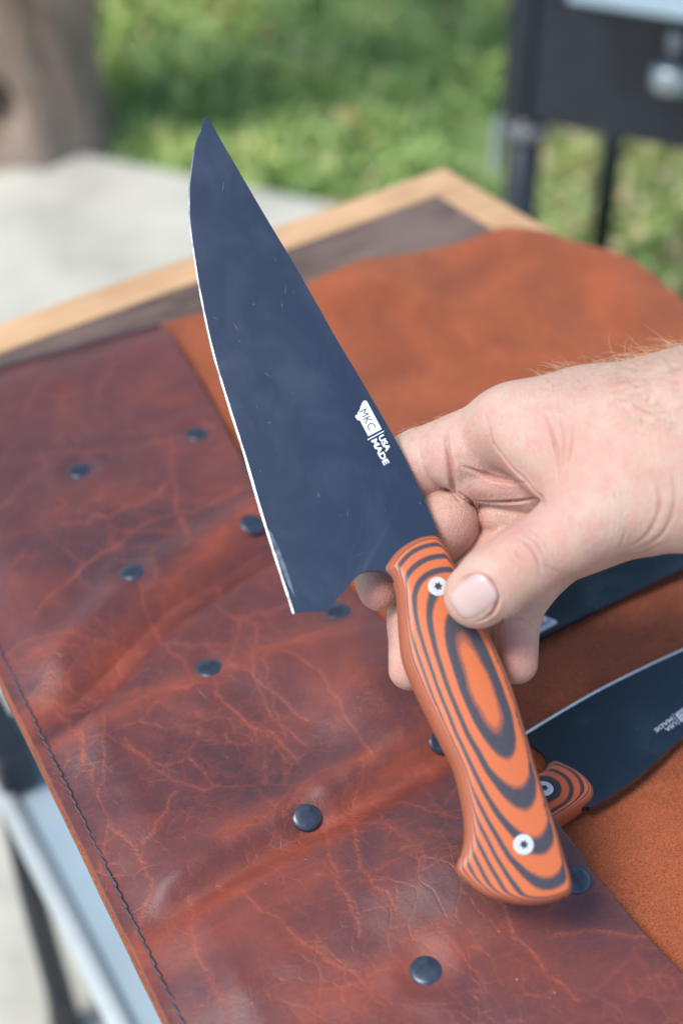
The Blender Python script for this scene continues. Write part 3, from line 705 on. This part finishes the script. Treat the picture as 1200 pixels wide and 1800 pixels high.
    pts += [(gx_, gy_) for gx_ in np.arange(xs.min(), xs.max(), .0013) for gy_ in np.arange(ys.min(), ys.max(), .0013)
            if inside((gx_, gy_), ho) and seg_dist(np.array([gx_]), np.array([gy_]), hp)[0] > .0036]
    nb = len(ho); r = delaunay_2d_cdt([Vector(p) for p in pts], [], [list(range(nb))], 1, 1e-7); V2, F2 = r[0], r[2]
    c0 = loc(*crown_px); c1 = loc(crown_px[0] + crown_dir[0] * 100, crown_px[1] + crown_dir[1] * 100)
    ax = np.array(c1) - np.array(c0); pxm = np.linalg.norm(ax) / 100; ax /= np.linalg.norm(ax); ay = np.array([-ax[1], ax[0]])
    X2 = np.array([v.x for v in V2]); Y2 = np.array([v.y for v in V2])
    s_ = ((X2 - c0[0]) * ax[0] + (Y2 - c0[1]) * ax[1]) / pxm; t_ = ((X2 - c0[0]) * ay[0] + (Y2 - c0[1]) * ay[1]) / pxm
    def smooth_tab(q_, tab, wdt):
        gq = np.linspace(min(t__[0] for t__ in tab), max(t__[0] for t__ in tab), 600); gv = np.interp(gq, *zip(*tab))
        kk = np.exp(-np.linspace(-2, 2, 2 * wdt + 1) ** 2); kk /= kk.sum(); gv = np.convolve(np.pad(gv, wdt, mode='edge'), kk, 'valid')
        return np.interp(q_, gq, gv)
    su = np.interp(s_, *zip(*fs_tab)); tu = np.interp(np.abs(t_), *zip(*ft_tab)); rho = np.hypot(su, tu)
    phi = smooth_tab(rho, [(0, 0), (1, .5), (1.78, 1.5), (2.45, 2.5), (3.1, 3.5), (3.7, 4.5), (4.3, 5.5), (6, 8.6), (8, 12)], 12)
    D = seg_dist(X2, Y2, hp); Rr = .0036
    prof = np.sqrt(np.clip(1 - (1 - np.clip(D / Rr, 0, 1)) ** 2.2, 0, 1))
    H = np.maximum(thick - .00085 * phi, .0030); H = .0012 + (H - .0012) * prof
    def zat(px, py):
        l_ = loc(px, py); i_ = np.argmin((X2 - l_[0]) ** 2 + (Y2 - l_[1]) ** 2); return l_, H[i_]
    for sg in (1, -1):
        vs = [(v.x, v.y, sg * h_) for v, h_ in zip(V2, H)]; nv = len(vs)
        vs += [(v.x, v.y, sg * .0000) for v in V2]
        fs = [tuple(f) if sg > 0 else tuple(reversed(f)) for f in F2]
        cnt = set()
        for f in F2:
            for a_, b_ in zip(f, list(f[1:]) + [f[0]]): cnt.add((a_, b_))
        for (a_, b_) in cnt:
            if (b_, a_) not in cnt: fs.append((b_, a_, nv + a_, nv + b_) if sg > 0 else (a_, b_, nv + b_, nv + a_))
        obj('handle_scale', mesh(vs, fs), matH, root)
    # ---- screws
    for px, py in screws_px:
        l_, z_ = zat(px, py); n_ = 48; rr = .0037
        vs, fs = [], []
        for (rad, z__) in ((rr, -.001), (rr, .0001), (rr * .93, .00035)):
            for i_ in range(n_): a_ = 2 * math.pi * i_ / n_; vs.append((rad * math.cos(a_), rad * math.sin(a_), z__))
        for z__ in (.00035, .00012):
            for i_ in range(n_): a_ = 2 * math.pi * i_ / n_; rad = rr * (.36 + .085 * math.cos(6 * a_)); vs.append((rad * math.cos(a_), rad * math.sin(a_), z__))
        for k in range(4):
            for i_ in range(n_): j_ = (i_ + 1) % n_; fs.append((k * n_ + i_, k * n_ + j_, (k + 1) * n_ + j_, (k + 1) * n_ + i_))
        mi = [0] * (3 * n_) + [1] * n_; fs.append(tuple(range(4 * n_, 5 * n_))); mi.append(1)
        sc = obj('screw', mesh(vs, fs, False, mi), [M_SCREW, M_HOLE], root, (l_[0], l_[1], z_ + .0002)); sc.rotation_euler = (0, 0, .4)
    # ---- laser marking: shapes given in photo pixels
    def mark(nm, vs_px, fs, z, mat):
        vs = []
        for p in vs_px: l_ = loc(*p); vs.append((l_[0], l_[1], half(*l_) + z))
        me = mesh(vs, fs, False); bmx = bmesh.new(); bmx.from_mesh(me)
        for f in bmx.faces:
            f.normal_update()
            if f.normal.z < 0: f.normal_flip()
        bmx.to_mesh(me); bmx.free(); return obj(nm, me, mat, blade)
    em, tx = texts
    if name == 'chef_knife':
        mark('heel_hone_glare', [(469, 926), (478, 938), (493, 972), (508, 1014), (519, 1052), (505, 1026), (486, 980)], [tuple(range(7))], .00003, M_BRIGHT)  # second hone at the heel, its glare put in as a flat bright sliver
    if em: mark('state_emblem', em, [tuple(range(len(em)))], .00005, markmat or M_MARK)
    if name == 'chef_knife':
        rs = random.Random(12); vs_, fs_ = [], []
        for (x_, y_, a_, l_) in [(501, 512, 95, 16), (495, 538, 88, 12), (414, 575, 60, 22), (420, 600, 40, 14), (343, 462, 20, 6), (346, 486, 5, 9), (378, 560, 30, 12), (452, 716, 80, 5), (560, 870, 70, 12), (690, 980, 80, 7), (392, 330, 100, 22), (470, 660, 30, 16), (610, 905, 100, 12)]:
            a_ = math.radians(a_); dx_, dy_ = math.cos(a_) * l_ / 2, math.sin(a_) * l_ / 2; b_ = len(vs_)
            vs_ += [(x_ - dx_, y_ - dy_), (x_ + dy_ * .035 / (l_ / 12), y_ - dx_ * .035 / (l_ / 12)), (x_ + dx_, y_ + dy_), (x_ - dy_ * .035 / (l_ / 12), y_ + dx_ * .035 / (l_ / 12))]; fs_.append((b_, b_ + 1, b_ + 2, b_ + 3))
        mark('scratches', vs_, fs_, .00004, plain('hairline_scratch', (0.22, 0.25, 0.29), 0.5))['kind'] = 'stuff'
    for (nm, word, org, rd, up, length, cap, off, mt) in tx:
        if word == '|':
            o2 = np.array(org); r2_ = np.array(rd); u2 = np.array(up)
            mark(nm, [tuple(o2), tuple(o2 + r2_ * length), tuple(o2 + r2_ * length + u2 * cap), tuple(o2 + u2 * cap)], [(0, 1, 2, 3)], .00006, mt); continue
        cu = bpy.data.curves.new('t', 'FONT'); cu.body = word; cu.offset = off; cu.resolution_u = 3; to = bpy.data.objects.new('t', cu)
        COL.objects.link(to); bpy.context.view_layer.update(); dg = bpy.context.evaluated_depsgraph_get(); tm = to.evaluated_get(dg).to_mesh()
        vv_ = np.array([v.co[:2] for v in tm.vertices]); ff = [tuple(p.vertices) for p in tm.polygons]
        to.evaluated_get(dg).to_mesh_clear(); bpy.data.objects.remove(to); bpy.data.curves.remove(cu)
        mn, mx = vv_.min(0), vv_.max(0); q = (vv_ - mn) / (mx - mn)
        pp = np.array(org)[None] + q[:, :1] * length * np.array(rd)[None] + q[:, 1:] * cap * np.array(up)[None]
        mark(nm, [tuple(a_) for a_ in pp], ff, .0001, mt)
    return root, M, zat

# held knife: blade plane tilted so that the tip is farther away than the butt
pA, pB = P(363, 200, .628), P(902, 1588, .552); axis = (pA - pB).normalized()
side = Vector((1, 0, 0)) - axis * axis.x; side.normalize(); nrm = side.cross(axis).normalized()
if nrm.dot(C0 - pA) < 0: nrm = -nrm
nrm = Matrix.Rotation(R(9), 3, axis) @ nrm if (Matrix.Rotation(R(9), 3, axis) @ nrm).x > nrm.x else Matrix.Rotation(R(-9), 3, axis) @ nrm
blade1 = [(362, 201), (352, 228), (343, 254), (336, 292), (332, 330), (332, 384), (338, 436), (351, 517), (372, 615), (402, 717), (428, 799), (453, 886), (477, 964), (514, 1079),
          (545, 1075), (577, 1073), (590, 1055), (610, 1032), (625, 1015), (637, 1007), (652, 1004), (675, 1007), (700, 1030), (720, 1010), (760, 960), (767, 945), (763, 926), (735, 860), (709, 804), (678, 747), (637, 676), (591, 599), (545, 517), (504, 446), (464, 379), (402, 272)]
handle1 = [(677, 1001), (690, 978), (710, 960), (734, 948), (757, 944), (770, 950), (786, 972), (797, 1000), (823, 1052), (850, 1108), (874, 1160), (898, 1220), (922, 1300), (942, 1368), (966, 1436), (986, 1500), (998, 1540), (1001, 1562), (994, 1576),
           (962, 1588), (922, 1591), (882, 1584), (850, 1572), (822, 1552), (805, 1534), (803, 1519), (811, 1500), (816, 1474), (816, 1444), (810, 1404), (798, 1356), (775, 1308), (751, 1260), (728, 1212), (711, 1172), (704, 1140), (700, 1090), (697, 1045), (689, 1018)]
rd = np.array((.469, .883)); up = np.array((.883, -.469))
def texts_for(o, rd, up, k, mk, md):
    """o: pixel of the near-tip, near-edge corner of the emblem; k: size factor"""
    def q(a, b): p = np.array(o, float) + rd * a * k + up * b * k; return tuple(p)
    em = [q(0, 4), q(-8, 14), q(-9, 23), q(-5, 27), q(44, 27), q(44, 0), q(13, 0), q(12, -3), q(4, -5), q(1, -3), q(1, 1), q(-3, 2)]
    em = [q(-3, 3), q(-6, 9), q(-14, 17), q(-17, 23), q(-14, 27), q(42, 27), q(42, 0.5), q(10, 0.5), q(9, -2.5), q(1, -4), q(-1, -1), q(0, 1.5)]
    tx = [('lettering', 'MKC', q(-3.5, 6), rd, up, 38 * k, 14 * k, 0.0, md), ('divider_line', '|', q(46, -3.5), rd, up, 1.8 * k, 32 * k, 0, mk),
          ('lettering', 'USA', q(51, 14.5), rd, up, 30 * k, 11 * k, .040, mk), ('lettering', 'MADE', q(51.5, .5), rd, up, 49 * k, 11 * k, .040, mk)]
    return em, tx
FS1 = [(-350, 5.6), (-283, 4.3), (-261, 3.7), (-237, 3.1), (-211, 2.45), (-180, 1.78), (-124, 1), (0, 0), (129, 1), (214, 1.78), (300, 2.45), (364, 3.1), (440, 4)]
FT1 = [(0, 0), (33, 1), (56, 1.78), (72, 2.45), (90, 3.3), (160, 6.2)]
held, MH, zatH = build_knife('chef_knife', 'large dark blue bladed chef knife held up in the hand, tip pointing to the sky', pA, nrm, ((905, 1585), (363, 200)), blade1, 14, handle1,
            (831, 1205), (.36, .933), FS1, FT1, [(761, 1041), (910, 1488)], M_G10, texts_for((626, 732), rd, up, 1.0, M_MARK, M_MARKD))
# stowed knives, lying on the suede
def flatknife(name, label, z, tilt, ax, blade, en, handle, crown, cdir, fs_, ft_, scr, tx):
    return build_knife(name, label, Vector((0, .6, z)), (Vector(tilt)).normalized(), ax, blade, en, handle, crown, cdir, fs_, ft_, scr, M_G10B, tx, markmat=M_MARK2, thick=.0074)
b2 = [(1610, 985), (1560, 992), (1480, 1020), (1400, 1052), (1300, 1096), (1200, 1140), (1130, 1172), (1050, 1212), (980, 1252), (916, 1291),
      (922, 1306), (936, 1314), (951, 1325), (960, 1340), (955, 1365), (990, 1420), (1030, 1421), (1041, 1421), (1100, 1384), (1150, 1343), (1200, 1299), (1300, 1222), (1400, 1145), (1500, 1070)]
h2 = [(962, 1350), (975, 1345), (990, 1351), (1012, 1362), (1031, 1377), (1041, 1393), (1038, 1408), (1022, 1422), (995, 1441), (960, 1464), (900, 1500), (850, 1530), (830, 1525), (825, 1500), (850, 1450), (900, 1400), (935, 1375), (952, 1364)]
FS2 = [(-300, 7), (-200, 4), (-88, 5.6), (-76, 4.5), (-60, 3.2), (-46, 2.2), (-34, 1.2), (-20, .55), (0, 0), (200, 1.0)]
FS2 = [(-110, 3.8), (-84, 3.1), (-66, 2.45), (-47, 1.78), (-26, 1), (0, 0), (80, .5), (250, 2.6)]
FT2 = [(0, 0), (24, 1), (42, 1.78), (80, 3.4)]
rd2 = np.array((-.80, .60)); up2 = np.array((.60, .80)) * .93
flatknife('utility_knife', 'dark knife lying on the suede at lower right, handle tucked into the flap', T + .0072, (0, 0, 1), ((950, 1405), (1600, 985)), b2, 10, h2, (952, 1405), (-.86, .51), FS2, FT2, [(953, 1407)],
          texts_for((1210, 1238), rd2, up2, .78, M_MARK2, M_MARKD))
b3 = [(1640, 780), (1560, 775), (1450, 790), (1300, 830), (1150, 880), (1000, 940), (850, 1005), (800, 1030), (770, 1055),
      (790, 1070), (815, 1075), (835, 1085), (850, 1110), (890, 1145), (915, 1140), (1060, 1069), (1200, 1001), (1400, 905), (1560, 825)]
h3 = [(845, 1095), (860, 1092), (885, 1100), (903, 1120), (905, 1138), (890, 1148), (830, 1172), (760, 1205), (720, 1222), (700, 1205), (710, 1180), (750, 1145), (780, 1125), (820, 1105)]
rd3 = np.array((-.88, .46)); up3 = np.array((.46, .88)) * .9
flatknife('slicing_knife', 'long dark slicing knife lying on the suede behind the hand', T + .0072, (0, 0, 1), ((860, 1120), (1600, 800)), b3, 9, h3, (845, 1125), (-.88, .46), FS2, FT2, [],
          texts_for((957, 1087), rd3, up3, .86, M_MARK2, M_MARKD))

# ================================================================= HAND (one continuous skin grown from a distance field)
def hand():
    h = .00095
    lo = np.array([.005, -.075, .500]); hi = np.array([.235, .078, .645])
    nx, ny, nz = (np.ceil((hi - lo) / h)).astype(int)
    gx = (lo[0] + h * np.arange(nx)).astype(np.float32); gy = (lo[1] + h * np.arange(ny)).astype(np.float32); gz = (lo[2] + h * np.arange(nz)).astype(np.float32)
    def c3(px, py, d): return np.array([(px - 600) / F * d, (py - 900) / F * d, d], np.float32)
    def cone(a, b, r1, r2, sd_=1.0, X=None):
        a = c3(*a); b = c3(*b); Xg, Yg, Zg = X
        ab = b - a; L = float(ab @ ab)
        t_ = ((Xg - a[0]) * ab[0] + (Yg - a[1]) * ab[1] + (Zg - a[2]) * ab[2]) / L
        t_ = np.clip(t_, 0, 1); dx = Xg - a[0] - t_ * ab[0]; dy = Yg - a[1] - t_ * ab[1]; dz = (Zg - a[2] - t_ * ab[2]) / sd_
        return np.sqrt(dx * dx + dy * dy + dz * dz) - (r1 + (r2 - r1) * t_)
    def smin(a, b, k):
        hh = np.maximum(k - np.abs(a - b), 0) / k; return np.minimum(a, b) - hh * hh * k * .25
    mm = .001
    body = [((1960, 830, .545), (1450, 800, .553), 34, 32, .80), ((1450, 800, .553), (1215, 790, .562), 32, 33, .80), ((1215, 790, .562), (1130, 800, .566), 33, 30, .85),
            ((1200, 700, .578), (1030, 729, .584), 19, 16, 1), ((1030, 729, .584), (880, 757, .591), 16, 14.3, 1),
            ((1150, 850, .560), (1060, 890, .556), 25, 17, 1),
            ((905, 742, .580), (1012, 838, .568), 14.5, 13.5, 1), ((1000, 770, .576), (1120, 800, .568), 21, 27, 1),
            ((1100, 900, .580), (985, 985, .594), 18, 9.5, 1)]
    thumb = [((1060, 890, .556), (1000, 935, .553), 16, 13.6, 1), ((1000, 935, .553), (925, 984, .5535), 13.6, 12.9, 1), ((925, 984, .5535), (870, 1022, .5575), 12.9, 12.6, .92), ((870, 1022, .5575), (838, 1046, .5605), 12.6, 12.2, .86)]
    palm = [((835, 832, .601), (985, 850, .596), 11.5, 15, 1), ((880, 905, .606), (990, 905, .602), 9.5, 13, 1), ((860, 780, .596), (800, 800, .600), 14, 13, 1)]
    fingers = [
        [((738, 819, .6125), (660, 845, .620), 15.2, 12.5, 1), ((660, 845, .620), (640, 955, .613), 12, 9.8, 1), ((640, 955, .613), (666, 1036, .600), 9.6, 8.3, 1)],
        [((783, 921, .6065), (725, 985, .613), 13.4, 11, 1), ((725, 985, .613), (722, 1095, .608), 10.5, 9.0, 1), ((722, 1095, .608), (720, 1176, .602), 9.0, 8.4, 1)],
        [((900, 950, .607), (810, 1030, .613), 12, 10.5, 1), ((810, 1030, .613), (842, 1100, .608), 10, 9, 1), ((842, 1100, .608), (850, 1150, .602), 8.8, 8, 1)],
        [((985, 975, .598), (932, 1035, .598), 11, 9.3, 1), ((932, 1035, .598), (909, 1085, .593), 9.0, 8.5, 1), ((909, 1085, .593), (907, 1165, .588), 8.6, 8.2, 1)]]
    def field(X):
        def grp(prims, k):
            d = None
            for a, b, r1, r2, s_ in prims:
                e = cone(a, b, r1 * mm, r2 * mm, s_, X); d = e if d is None else smin(d, e, k * mm)
            return d
        D = grp(body, 11); D = smin(D, grp(thumb, 4), 7 * mm)
        Pm = grp(palm, 1.6); D = smin(D, Pm, 1.8 * mm)
        ix = smin(grp([((880, 760, .592), (745, 803, .6125), 14.0, 12, 1)], 1), D, 5 * mm)
        D = ix
        for i_, fg in enumerate(fingers):
            D = smin(D, grp(fg, 3), (1.0 if i_ < 3 else 1.6) * mm)
        return D
    G3 = np.empty((nx, ny, nz), np.float32)
    for i_ in range(0, nx, 24):
        G3[i_:i_ + 24] = field(np.meshgrid(gx[i_:i_ + 24], gy, gz, indexing='ij'))
    # surface nets
    s = G3 < 0
    c = [s[i:nx - 1 + i, j:ny - 1 + j, k:nz - 1 + k] for i in (0, 1) for j in (0, 1) for k in (0, 1)]
    cntc = sum(x.astype(np.int8) for x in c); act = (cntc > 0) & (cntc < 8)
    idx = np.full(act.shape, -1, np.int32); I, J, K = np.nonzero(act); idx[I, J, K] = np.arange(len(I))
    acc = np.zeros((len(I), 3)); num = np.zeros(len(I))
    offs = [(i, j, k) for i in (0, 1) for j in (0, 1) for k in (0, 1)]
    for a in range(8):
        for b in range(a + 1, 8):
            oa, ob = np.array(offs[a]), np.array(offs[b])
            if np.abs(oa - ob).sum() != 1: continue
            va = G3[I + oa[0], J + oa[1], K + oa[2]]; vb = G3[I + ob[0], J + ob[1], K + ob[2]]
            m = (va < 0) != (vb < 0); t_ = np.where(m, va / np.where(m, va - vb, 1), 0)
            p = oa[None] + (ob - oa)[None] * t_[:, None]; acc[m] += p[m]; num[m] += 1
    V = lo[None] + h * (np.c_[I, J, K] + acc / num[:, None])
    faces = []
    for axd in range(3):
        o = [0, 0, 0]; sl0 = [slice(None)] * 3; sl1 = [slice(None)] * 3; sl0[axd] = slice(0, -1); sl1[axd] = slice(1, None)
        ch = s[tuple(sl0)] != s[tuple(sl1)]; A, B, Cc = np.nonzero(ch); ins = s[tuple(sl0)][A, B, Cc]
        u1, u2 = [(1, 2), (2, 0), (0, 1)][axd]
        q = np.stack([A, B, Cc], 1); ok = (q[:, u1] > 0) & (q[:, u2] > 0) & (q[:, u1] < act.shape[u1]) & (q[:, u2] < act.shape[u2]); q = q[ok]; ins = ins[ok]
        cells = []
        for d1, d2 in ((-1, -1), (0, -1), (0, 0), (-1, 0)):
            r = q.copy(); r[:, u1] += d1; r[:, u2] += d2; cells.append(idx[r[:, 0], r[:, 1], r[:, 2]])
        fq = np.stack(cells, 1); fq[~ins] = fq[~ins][:, ::-1]; fq = fq[(fq >= 0).all(1)]; faces.append(fq)
    faces = np.concatenate(faces)
    me = bpy.data.meshes.new('hand'); me.from_pydata(V.tolist(), [], faces.tolist())
    # finer mesh: one subdivision through bmesh, then snap to the field
    bmx = bmesh.new(); bmx.from_mesh(me); bmesh.ops.subdivide_edges(bmx, edges=[e for e in bmx.edges if e.verts[0].co.x < .15], cuts=1, use_grid_fill=True); bmx.to_mesh(me); bmx.free()
    n = len(me.vertices); V = np.empty(n * 3); me.vertices.foreach_get('co', V); V = V.reshape(-1, 3).astype(np.float32)
    def grad(V):
        e = 3e-4; g = np.empty_like(V)
        for k in range(3):
            o = np.zeros(3, np.float32); o[k] = e; g[:, k] = field((V + o).T) - field((V - o).T)
        return g / (np.linalg.norm(g, axis=1)[:, None] + 1e-9)
    g = grad(V)
    for _ in range(2): V = V - g * field(V.T)[:, None]
    g = grad(V)
    # creases and folds, traced on the first surface seen at each place
    def hit(px, py):
        d = .505
        r = np.array([(px - 600) / F, (py - 900) / F, 1.0], np.float32)
        for _ in range(90):
            v = float(field((r * d)[:, None])[0])
            if v < 5e-5: return r * d
            d += max(v * .9, 1e-4)
            if d > .64: return None
        return r * d
    cre = [  # points, width mm, depth mm, redness
        ([(783, 758), (787, 795), (794, 835), (798, 862), (806, 880)], 1.6, 2.3, .8), ([(790, 852), (806, 866), (830, 884), (843, 912), (846, 940)], 1.2, 1.3, .8),
        ([(846, 720), (858, 745), (868, 780), (880, 808)], 1.3, .6, .3), ([(868, 780), (900, 822), (930, 850), (962, 888)], 1.3, 2.2, .8),
        ([(958, 725), (972, 770), (980, 815), (978, 850)], 1.1, 1.3, .5), ([(985, 730), (990, 780), (984, 835)], .9, .8, .4), ([(1004, 740), (1004, 780), (992, 830)], .9, .8, .4), ([(915, 750), (930, 785), (945, 820)], .9, .3, .15),
        ([(812, 820), (845, 832), (870, 842), (905, 845)], 1.4, 1.7, .7), ([(845, 815), (862, 836), (900, 846), (930, 848)], 1.2, .9, .5), ([(818, 878), (850, 882), (900, 882), (948, 876)], 1.2, 2.2, .8),
        ([(1145, 830), (1160, 880), (1150, 920), (1125, 950), (1085, 968)], 1.2, .8, .3), ([(1180, 820), (1185, 880), (1170, 930), (1130, 962), (1085, 972)], 1.2, .8, .3), ([(1100, 930), (1092, 955), (1078, 970)], 1.0, .5, .25), ([(1080, 973), (1120, 973), (1180, 950)], 1.1, .6, .3),
        ([(895, 958), (905, 972), (918, 985), (928, 992)], .9, 1.0, .45), ([(908, 945), (930, 960), (945, 985), (948, 1005)], .9, 1.1, .45), ([(925, 940), (945, 955), (955, 975)], .8, .8, .35), ([(890, 970), (898, 985), (905, 1000)], .8, .8, .35), ([(930, 930), (950, 945), (962, 965)], .7, .6, .3),
        ([(800, 1022), (820, 1014), (843, 1011), (862, 1022), (872, 1042), (874, 1056), (868, 1074), (852, 1088), (835, 1094)], 1.0, 1.6, .6),
        ([(872, 1105), (885, 1087), (905, 1083), (925, 1088), (940, 1100)], 1.0, .6, .4), ([(870, 1098), (895, 1082), (928, 1060), (950, 1045)], .9, .6, .3),
        ([(950, 990), (975, 1005), (990, 1015)], 1.0, .6, .3), ([(880, 1110), (905, 1106), (935, 1112)], .8, .2, .15)]
    bum = [([(905, 965), (935, 985)], 5, .5), ([(700, 840), (780, 845)], 8, .5), ([(1080, 700), (1180, 690)], 9, .8), ([(850, 860), (940, 862)], 4, .6), ([(1060, 800), (1100, 870)], 10, -.8), ([(860, 760), (900, 800)], 5, .5)]
    disp = np.zeros(n); red = np.zeros(n)
    def near(line, w):
        pts = [hit(*p) for p in smooth_open(line, 5)]; pts = np.array([p for p in pts if p is not None])
        if len(pts) < 2: return None, None
        L0, L1_ = pts.min(0) - 3 * w, pts.max(0) + 3 * w
        m = ((V > L0) & (V < L1_)).all(1); Q = V[m]; d = np.full(len(Q), 1e9)
        for a, b in zip(pts[:-1], pts[1:]):
            ab = b - a; t_ = np.clip(((Q - a) @ ab) / max(ab @ ab, 1e-12), 0, 1); d = np.minimum(d, np.linalg.norm(Q - a - t_[:, None] * ab, axis=1))
        return m, d
    for line, w, dep, rdn in cre:
        m, d = near(line, w * mm * 2.5)
        if m is None: continue
        pl_ = np.array([F * V[m][:, 0] / V[m][:, 2] + 600, F * V[m][:, 1] / V[m][:, 2] + 900]).T
        e0, e1_ = np.array(line[0]), np.array(line[-1]); LL = max(20, np.linalg.norm(e1_ - e0)) * .42
        fade = np.clip(np.minimum(np.linalg.norm(pl_ - e0, axis=1), np.linalg.norm(pl_ - e1_, axis=1)) / LL, .04, 1) ** .5
        d = d / np.sqrt(.25 + .75 * fade); dep = dep * fade; rdn = rdn * fade
        w_ = w * mm * .68; disp[m] -= dep * mm * .68 * np.exp(-(d / w_) ** 2); disp[m] += dep * mm * .12 * np.exp(-((d - w_ * 2.1) / w_ / 1.2) ** 2)
        red[m] = np.maximum(red[m], .6 * rdn * np.exp(-(d / (w_ * 1.5)) ** 2))
    for line, w, dep in bum:
        m, d = near(line, w * mm)
        if m is None: continue
        disp[m] += dep * mm * np.exp(-(d / (w * mm)) ** 2)
    # blood-tinted finger pads and knuckles
    for px, py, r_, a_ in ((668, 1045, 9, .5), (905, 1150, 12, .42), (790, 930, 12, .22), (715, 1180, 9, .3), (850, 870, 12, .25), (900, 930, 12, .25), (930, 980, 9, .12), (980, 1015, 8, .2), (1040, 985, 8, .2), (740, 860, 12, .22), (770, 800, 9, .18), (885, 855, 20, .22), (830, 950, 14, .3), (700, 1120, 12, .25), (905, 1100, 12, .25), (830, 800, 14, .12), (1000, 820, 22, .1), (860, 1090, 10, .12)):
        p = hit(px, py)
        if p is None: continue
        d = np.linalg.norm(V - p, axis=1); red = np.maximum(red, a_ * np.exp(-(d / (r_ * mm)) ** 2))
    lum = np.array([noise.fractal(Vector(v * 70), .8, 2, 2) for v in V[::1].tolist()]) if n < 1 else 0
    V2 = V + g * disp[:, None].astype(np.float32)
    def toworld(V): 
        v = V[:, 1]; u = V[:, 0]; d = V[:, 2]
        return np.c_[u, d * CP - v * SP, CZ - d * SP - v * CP]
    Wv = toworld(V2); base = Wv.mean(0); Wv = Wv - base
    me.vertices.foreach_set('co', Wv.astype(np.float32).ravel())
    a = me.attributes.new('red', 'FLOAT', 'POINT'); a.data.foreach_set('value', red.astype(np.float32))
    me.update(); bmx = bmesh.new(); bmx.from_mesh(me); bmesh.ops.recalc_face_normals(bmx, faces=bmx.faces); bmx.to_mesh(me); bmx.free()
    me.polygons.foreach_set('use_smooth', [True] * len(me.polygons)); me.update()
    o = obj('person', me, M_SKIN); o.location = base
    tag(o, "person's bare hand and forearm gripping the raised chef knife, thumb on the handle", 'person')
    def tw(p): w = toworld(np.array([p]))[0] - base; return w
    # thumb nail
    ctr = np.array((832, 1049.)); axn = np.array((-.80, .60)); axn /= np.linalg.norm(axn); sdn = np.array((.60, .80))
    vs, fs = [], []; na, nb_ = 14, 12
    for i_ in range(na + 1):
        for j_ in range(nb_ + 1):
            a_ = -1 + 2 * i_ / na; b_ = -1 + 2 * j_ / nb_
            # rounded square
            rr_ = max(abs(a_), abs(b_)); L_ = (abs(a_) ** 3.2 + abs(b_) ** 3.2) ** (1 / 3.2); s_ = rr_ / L_ if L_ > 0 else 1
            A_, B_ = a_ * s_, b_ * s_
            p = hit(*(ctr + axn * A_ * 41 + sdn * B_ * 36)); 
            if p is None: p = hit(*ctr)
            g_ = grad(np.array([p], np.float32))[0]
            lift = .00042 * (1 - .95 * (abs(B_) ** 3)) * (1 if A_ > -.9 else .3) - (.0004 if rr_ > .99 else 0)
            vs.append(tw(p + g_ * (lift - .0001)))
    for i_ in range(na):
        for j_ in range(nb_): q = i_ * (nb_ + 1) + j_; fs.append((q, q + nb_ + 1, q + nb_ + 2, q + 1))
    nm_ = mesh(vs, fs); bmx = bmesh.new(); bmx.from_mesh(nm_); bmesh.ops.recalc_face_normals(bmx, faces=bmx.faces)
    if sum(f.normal.y for f in bmx.faces) > 0: bmesh.ops.reverse_faces(bmx, faces=bmx.faces)
    bmx.to_mesh(nm_); bmx.free(); nl = obj('thumbnail', nm_, M_NAIL, o)
    so_ = nl.modifiers.new('s', 'SOLIDIFY'); so_.thickness = .0004; so_.offset = -1
    # hairs along the back of wrist and hand
    rnd = random.Random(5); HV, HF = [], []
    def hair(p, dirv, nrmv, L, curl, r=.00006):
        pts = [p]; d = Vector(dirv).normalized(); nv_ = Vector(nrmv); ax_ = Vector((rnd.gauss(0, 1), rnd.gauss(0, 1), rnd.gauss(0, 1))).normalized()
        d = (d + nv_ * .7).normalized(); st = L / 7
        for k in range(7):
            d = (Matrix.Rotation(curl / 7, 3, ax_) @ d).normalized(); d = (d - nv_ * .13).normalized(); pts.append(pts[-1] + d * st)
        v, f = tube(pts, [r, r, r * .95, r * .9, r * .8, r * .7, r * .5, r * .3], 4); o0 = len(HV); HV.extend(v); HF.extend([tuple(i + o0 for i in x) for x in f])
    nrmW = np.c_[g[:, 0], g[:, 2] * CP - g[:, 1] * SP, -g[:, 2] * SP - g[:, 1] * CP]
    pxs = 600 + F * V[:, 0] / V[:, 2]; pys = 900 + F * V[:, 1] / V[:, 2]
    def pick(mask, cnt, Lr, curl, r):
        ids = np.nonzero(mask)[0]
        for _ in range(cnt):
            i_ = ids[rnd.randrange(len(ids))]; p = Vector(Wv[i_]); nv_ = Vector(nrmW[i_])
            hair(p, (-.9 + rnd.gauss(0, .35), rnd.gauss(0, .3), -.15 + rnd.gauss(0, .3)), nv_, rnd.uniform(*Lr), rnd.uniform(-curl, curl), r)
    upn = nrmW[:, 2] > .1
    pick((pxs > 1080) & (pxs < 1330) & (pys < 760) & upn, 420, (.006, .014), 2.8, .00006)
    pick((pxs > 950) & (pxs < 1120) & (pys < 690) & upn, 130, (.005, .010), 2.0, .00005)
    pick((pxs > 700) & (pxs < 800) & (pys < 775) & upn, 40, (.002, .0045), 1.5, .000045)
    hr = obj('arm_hair', mesh(HV, HF), M_HAIR, o); hr['kind'] = 'stuff'
hand()
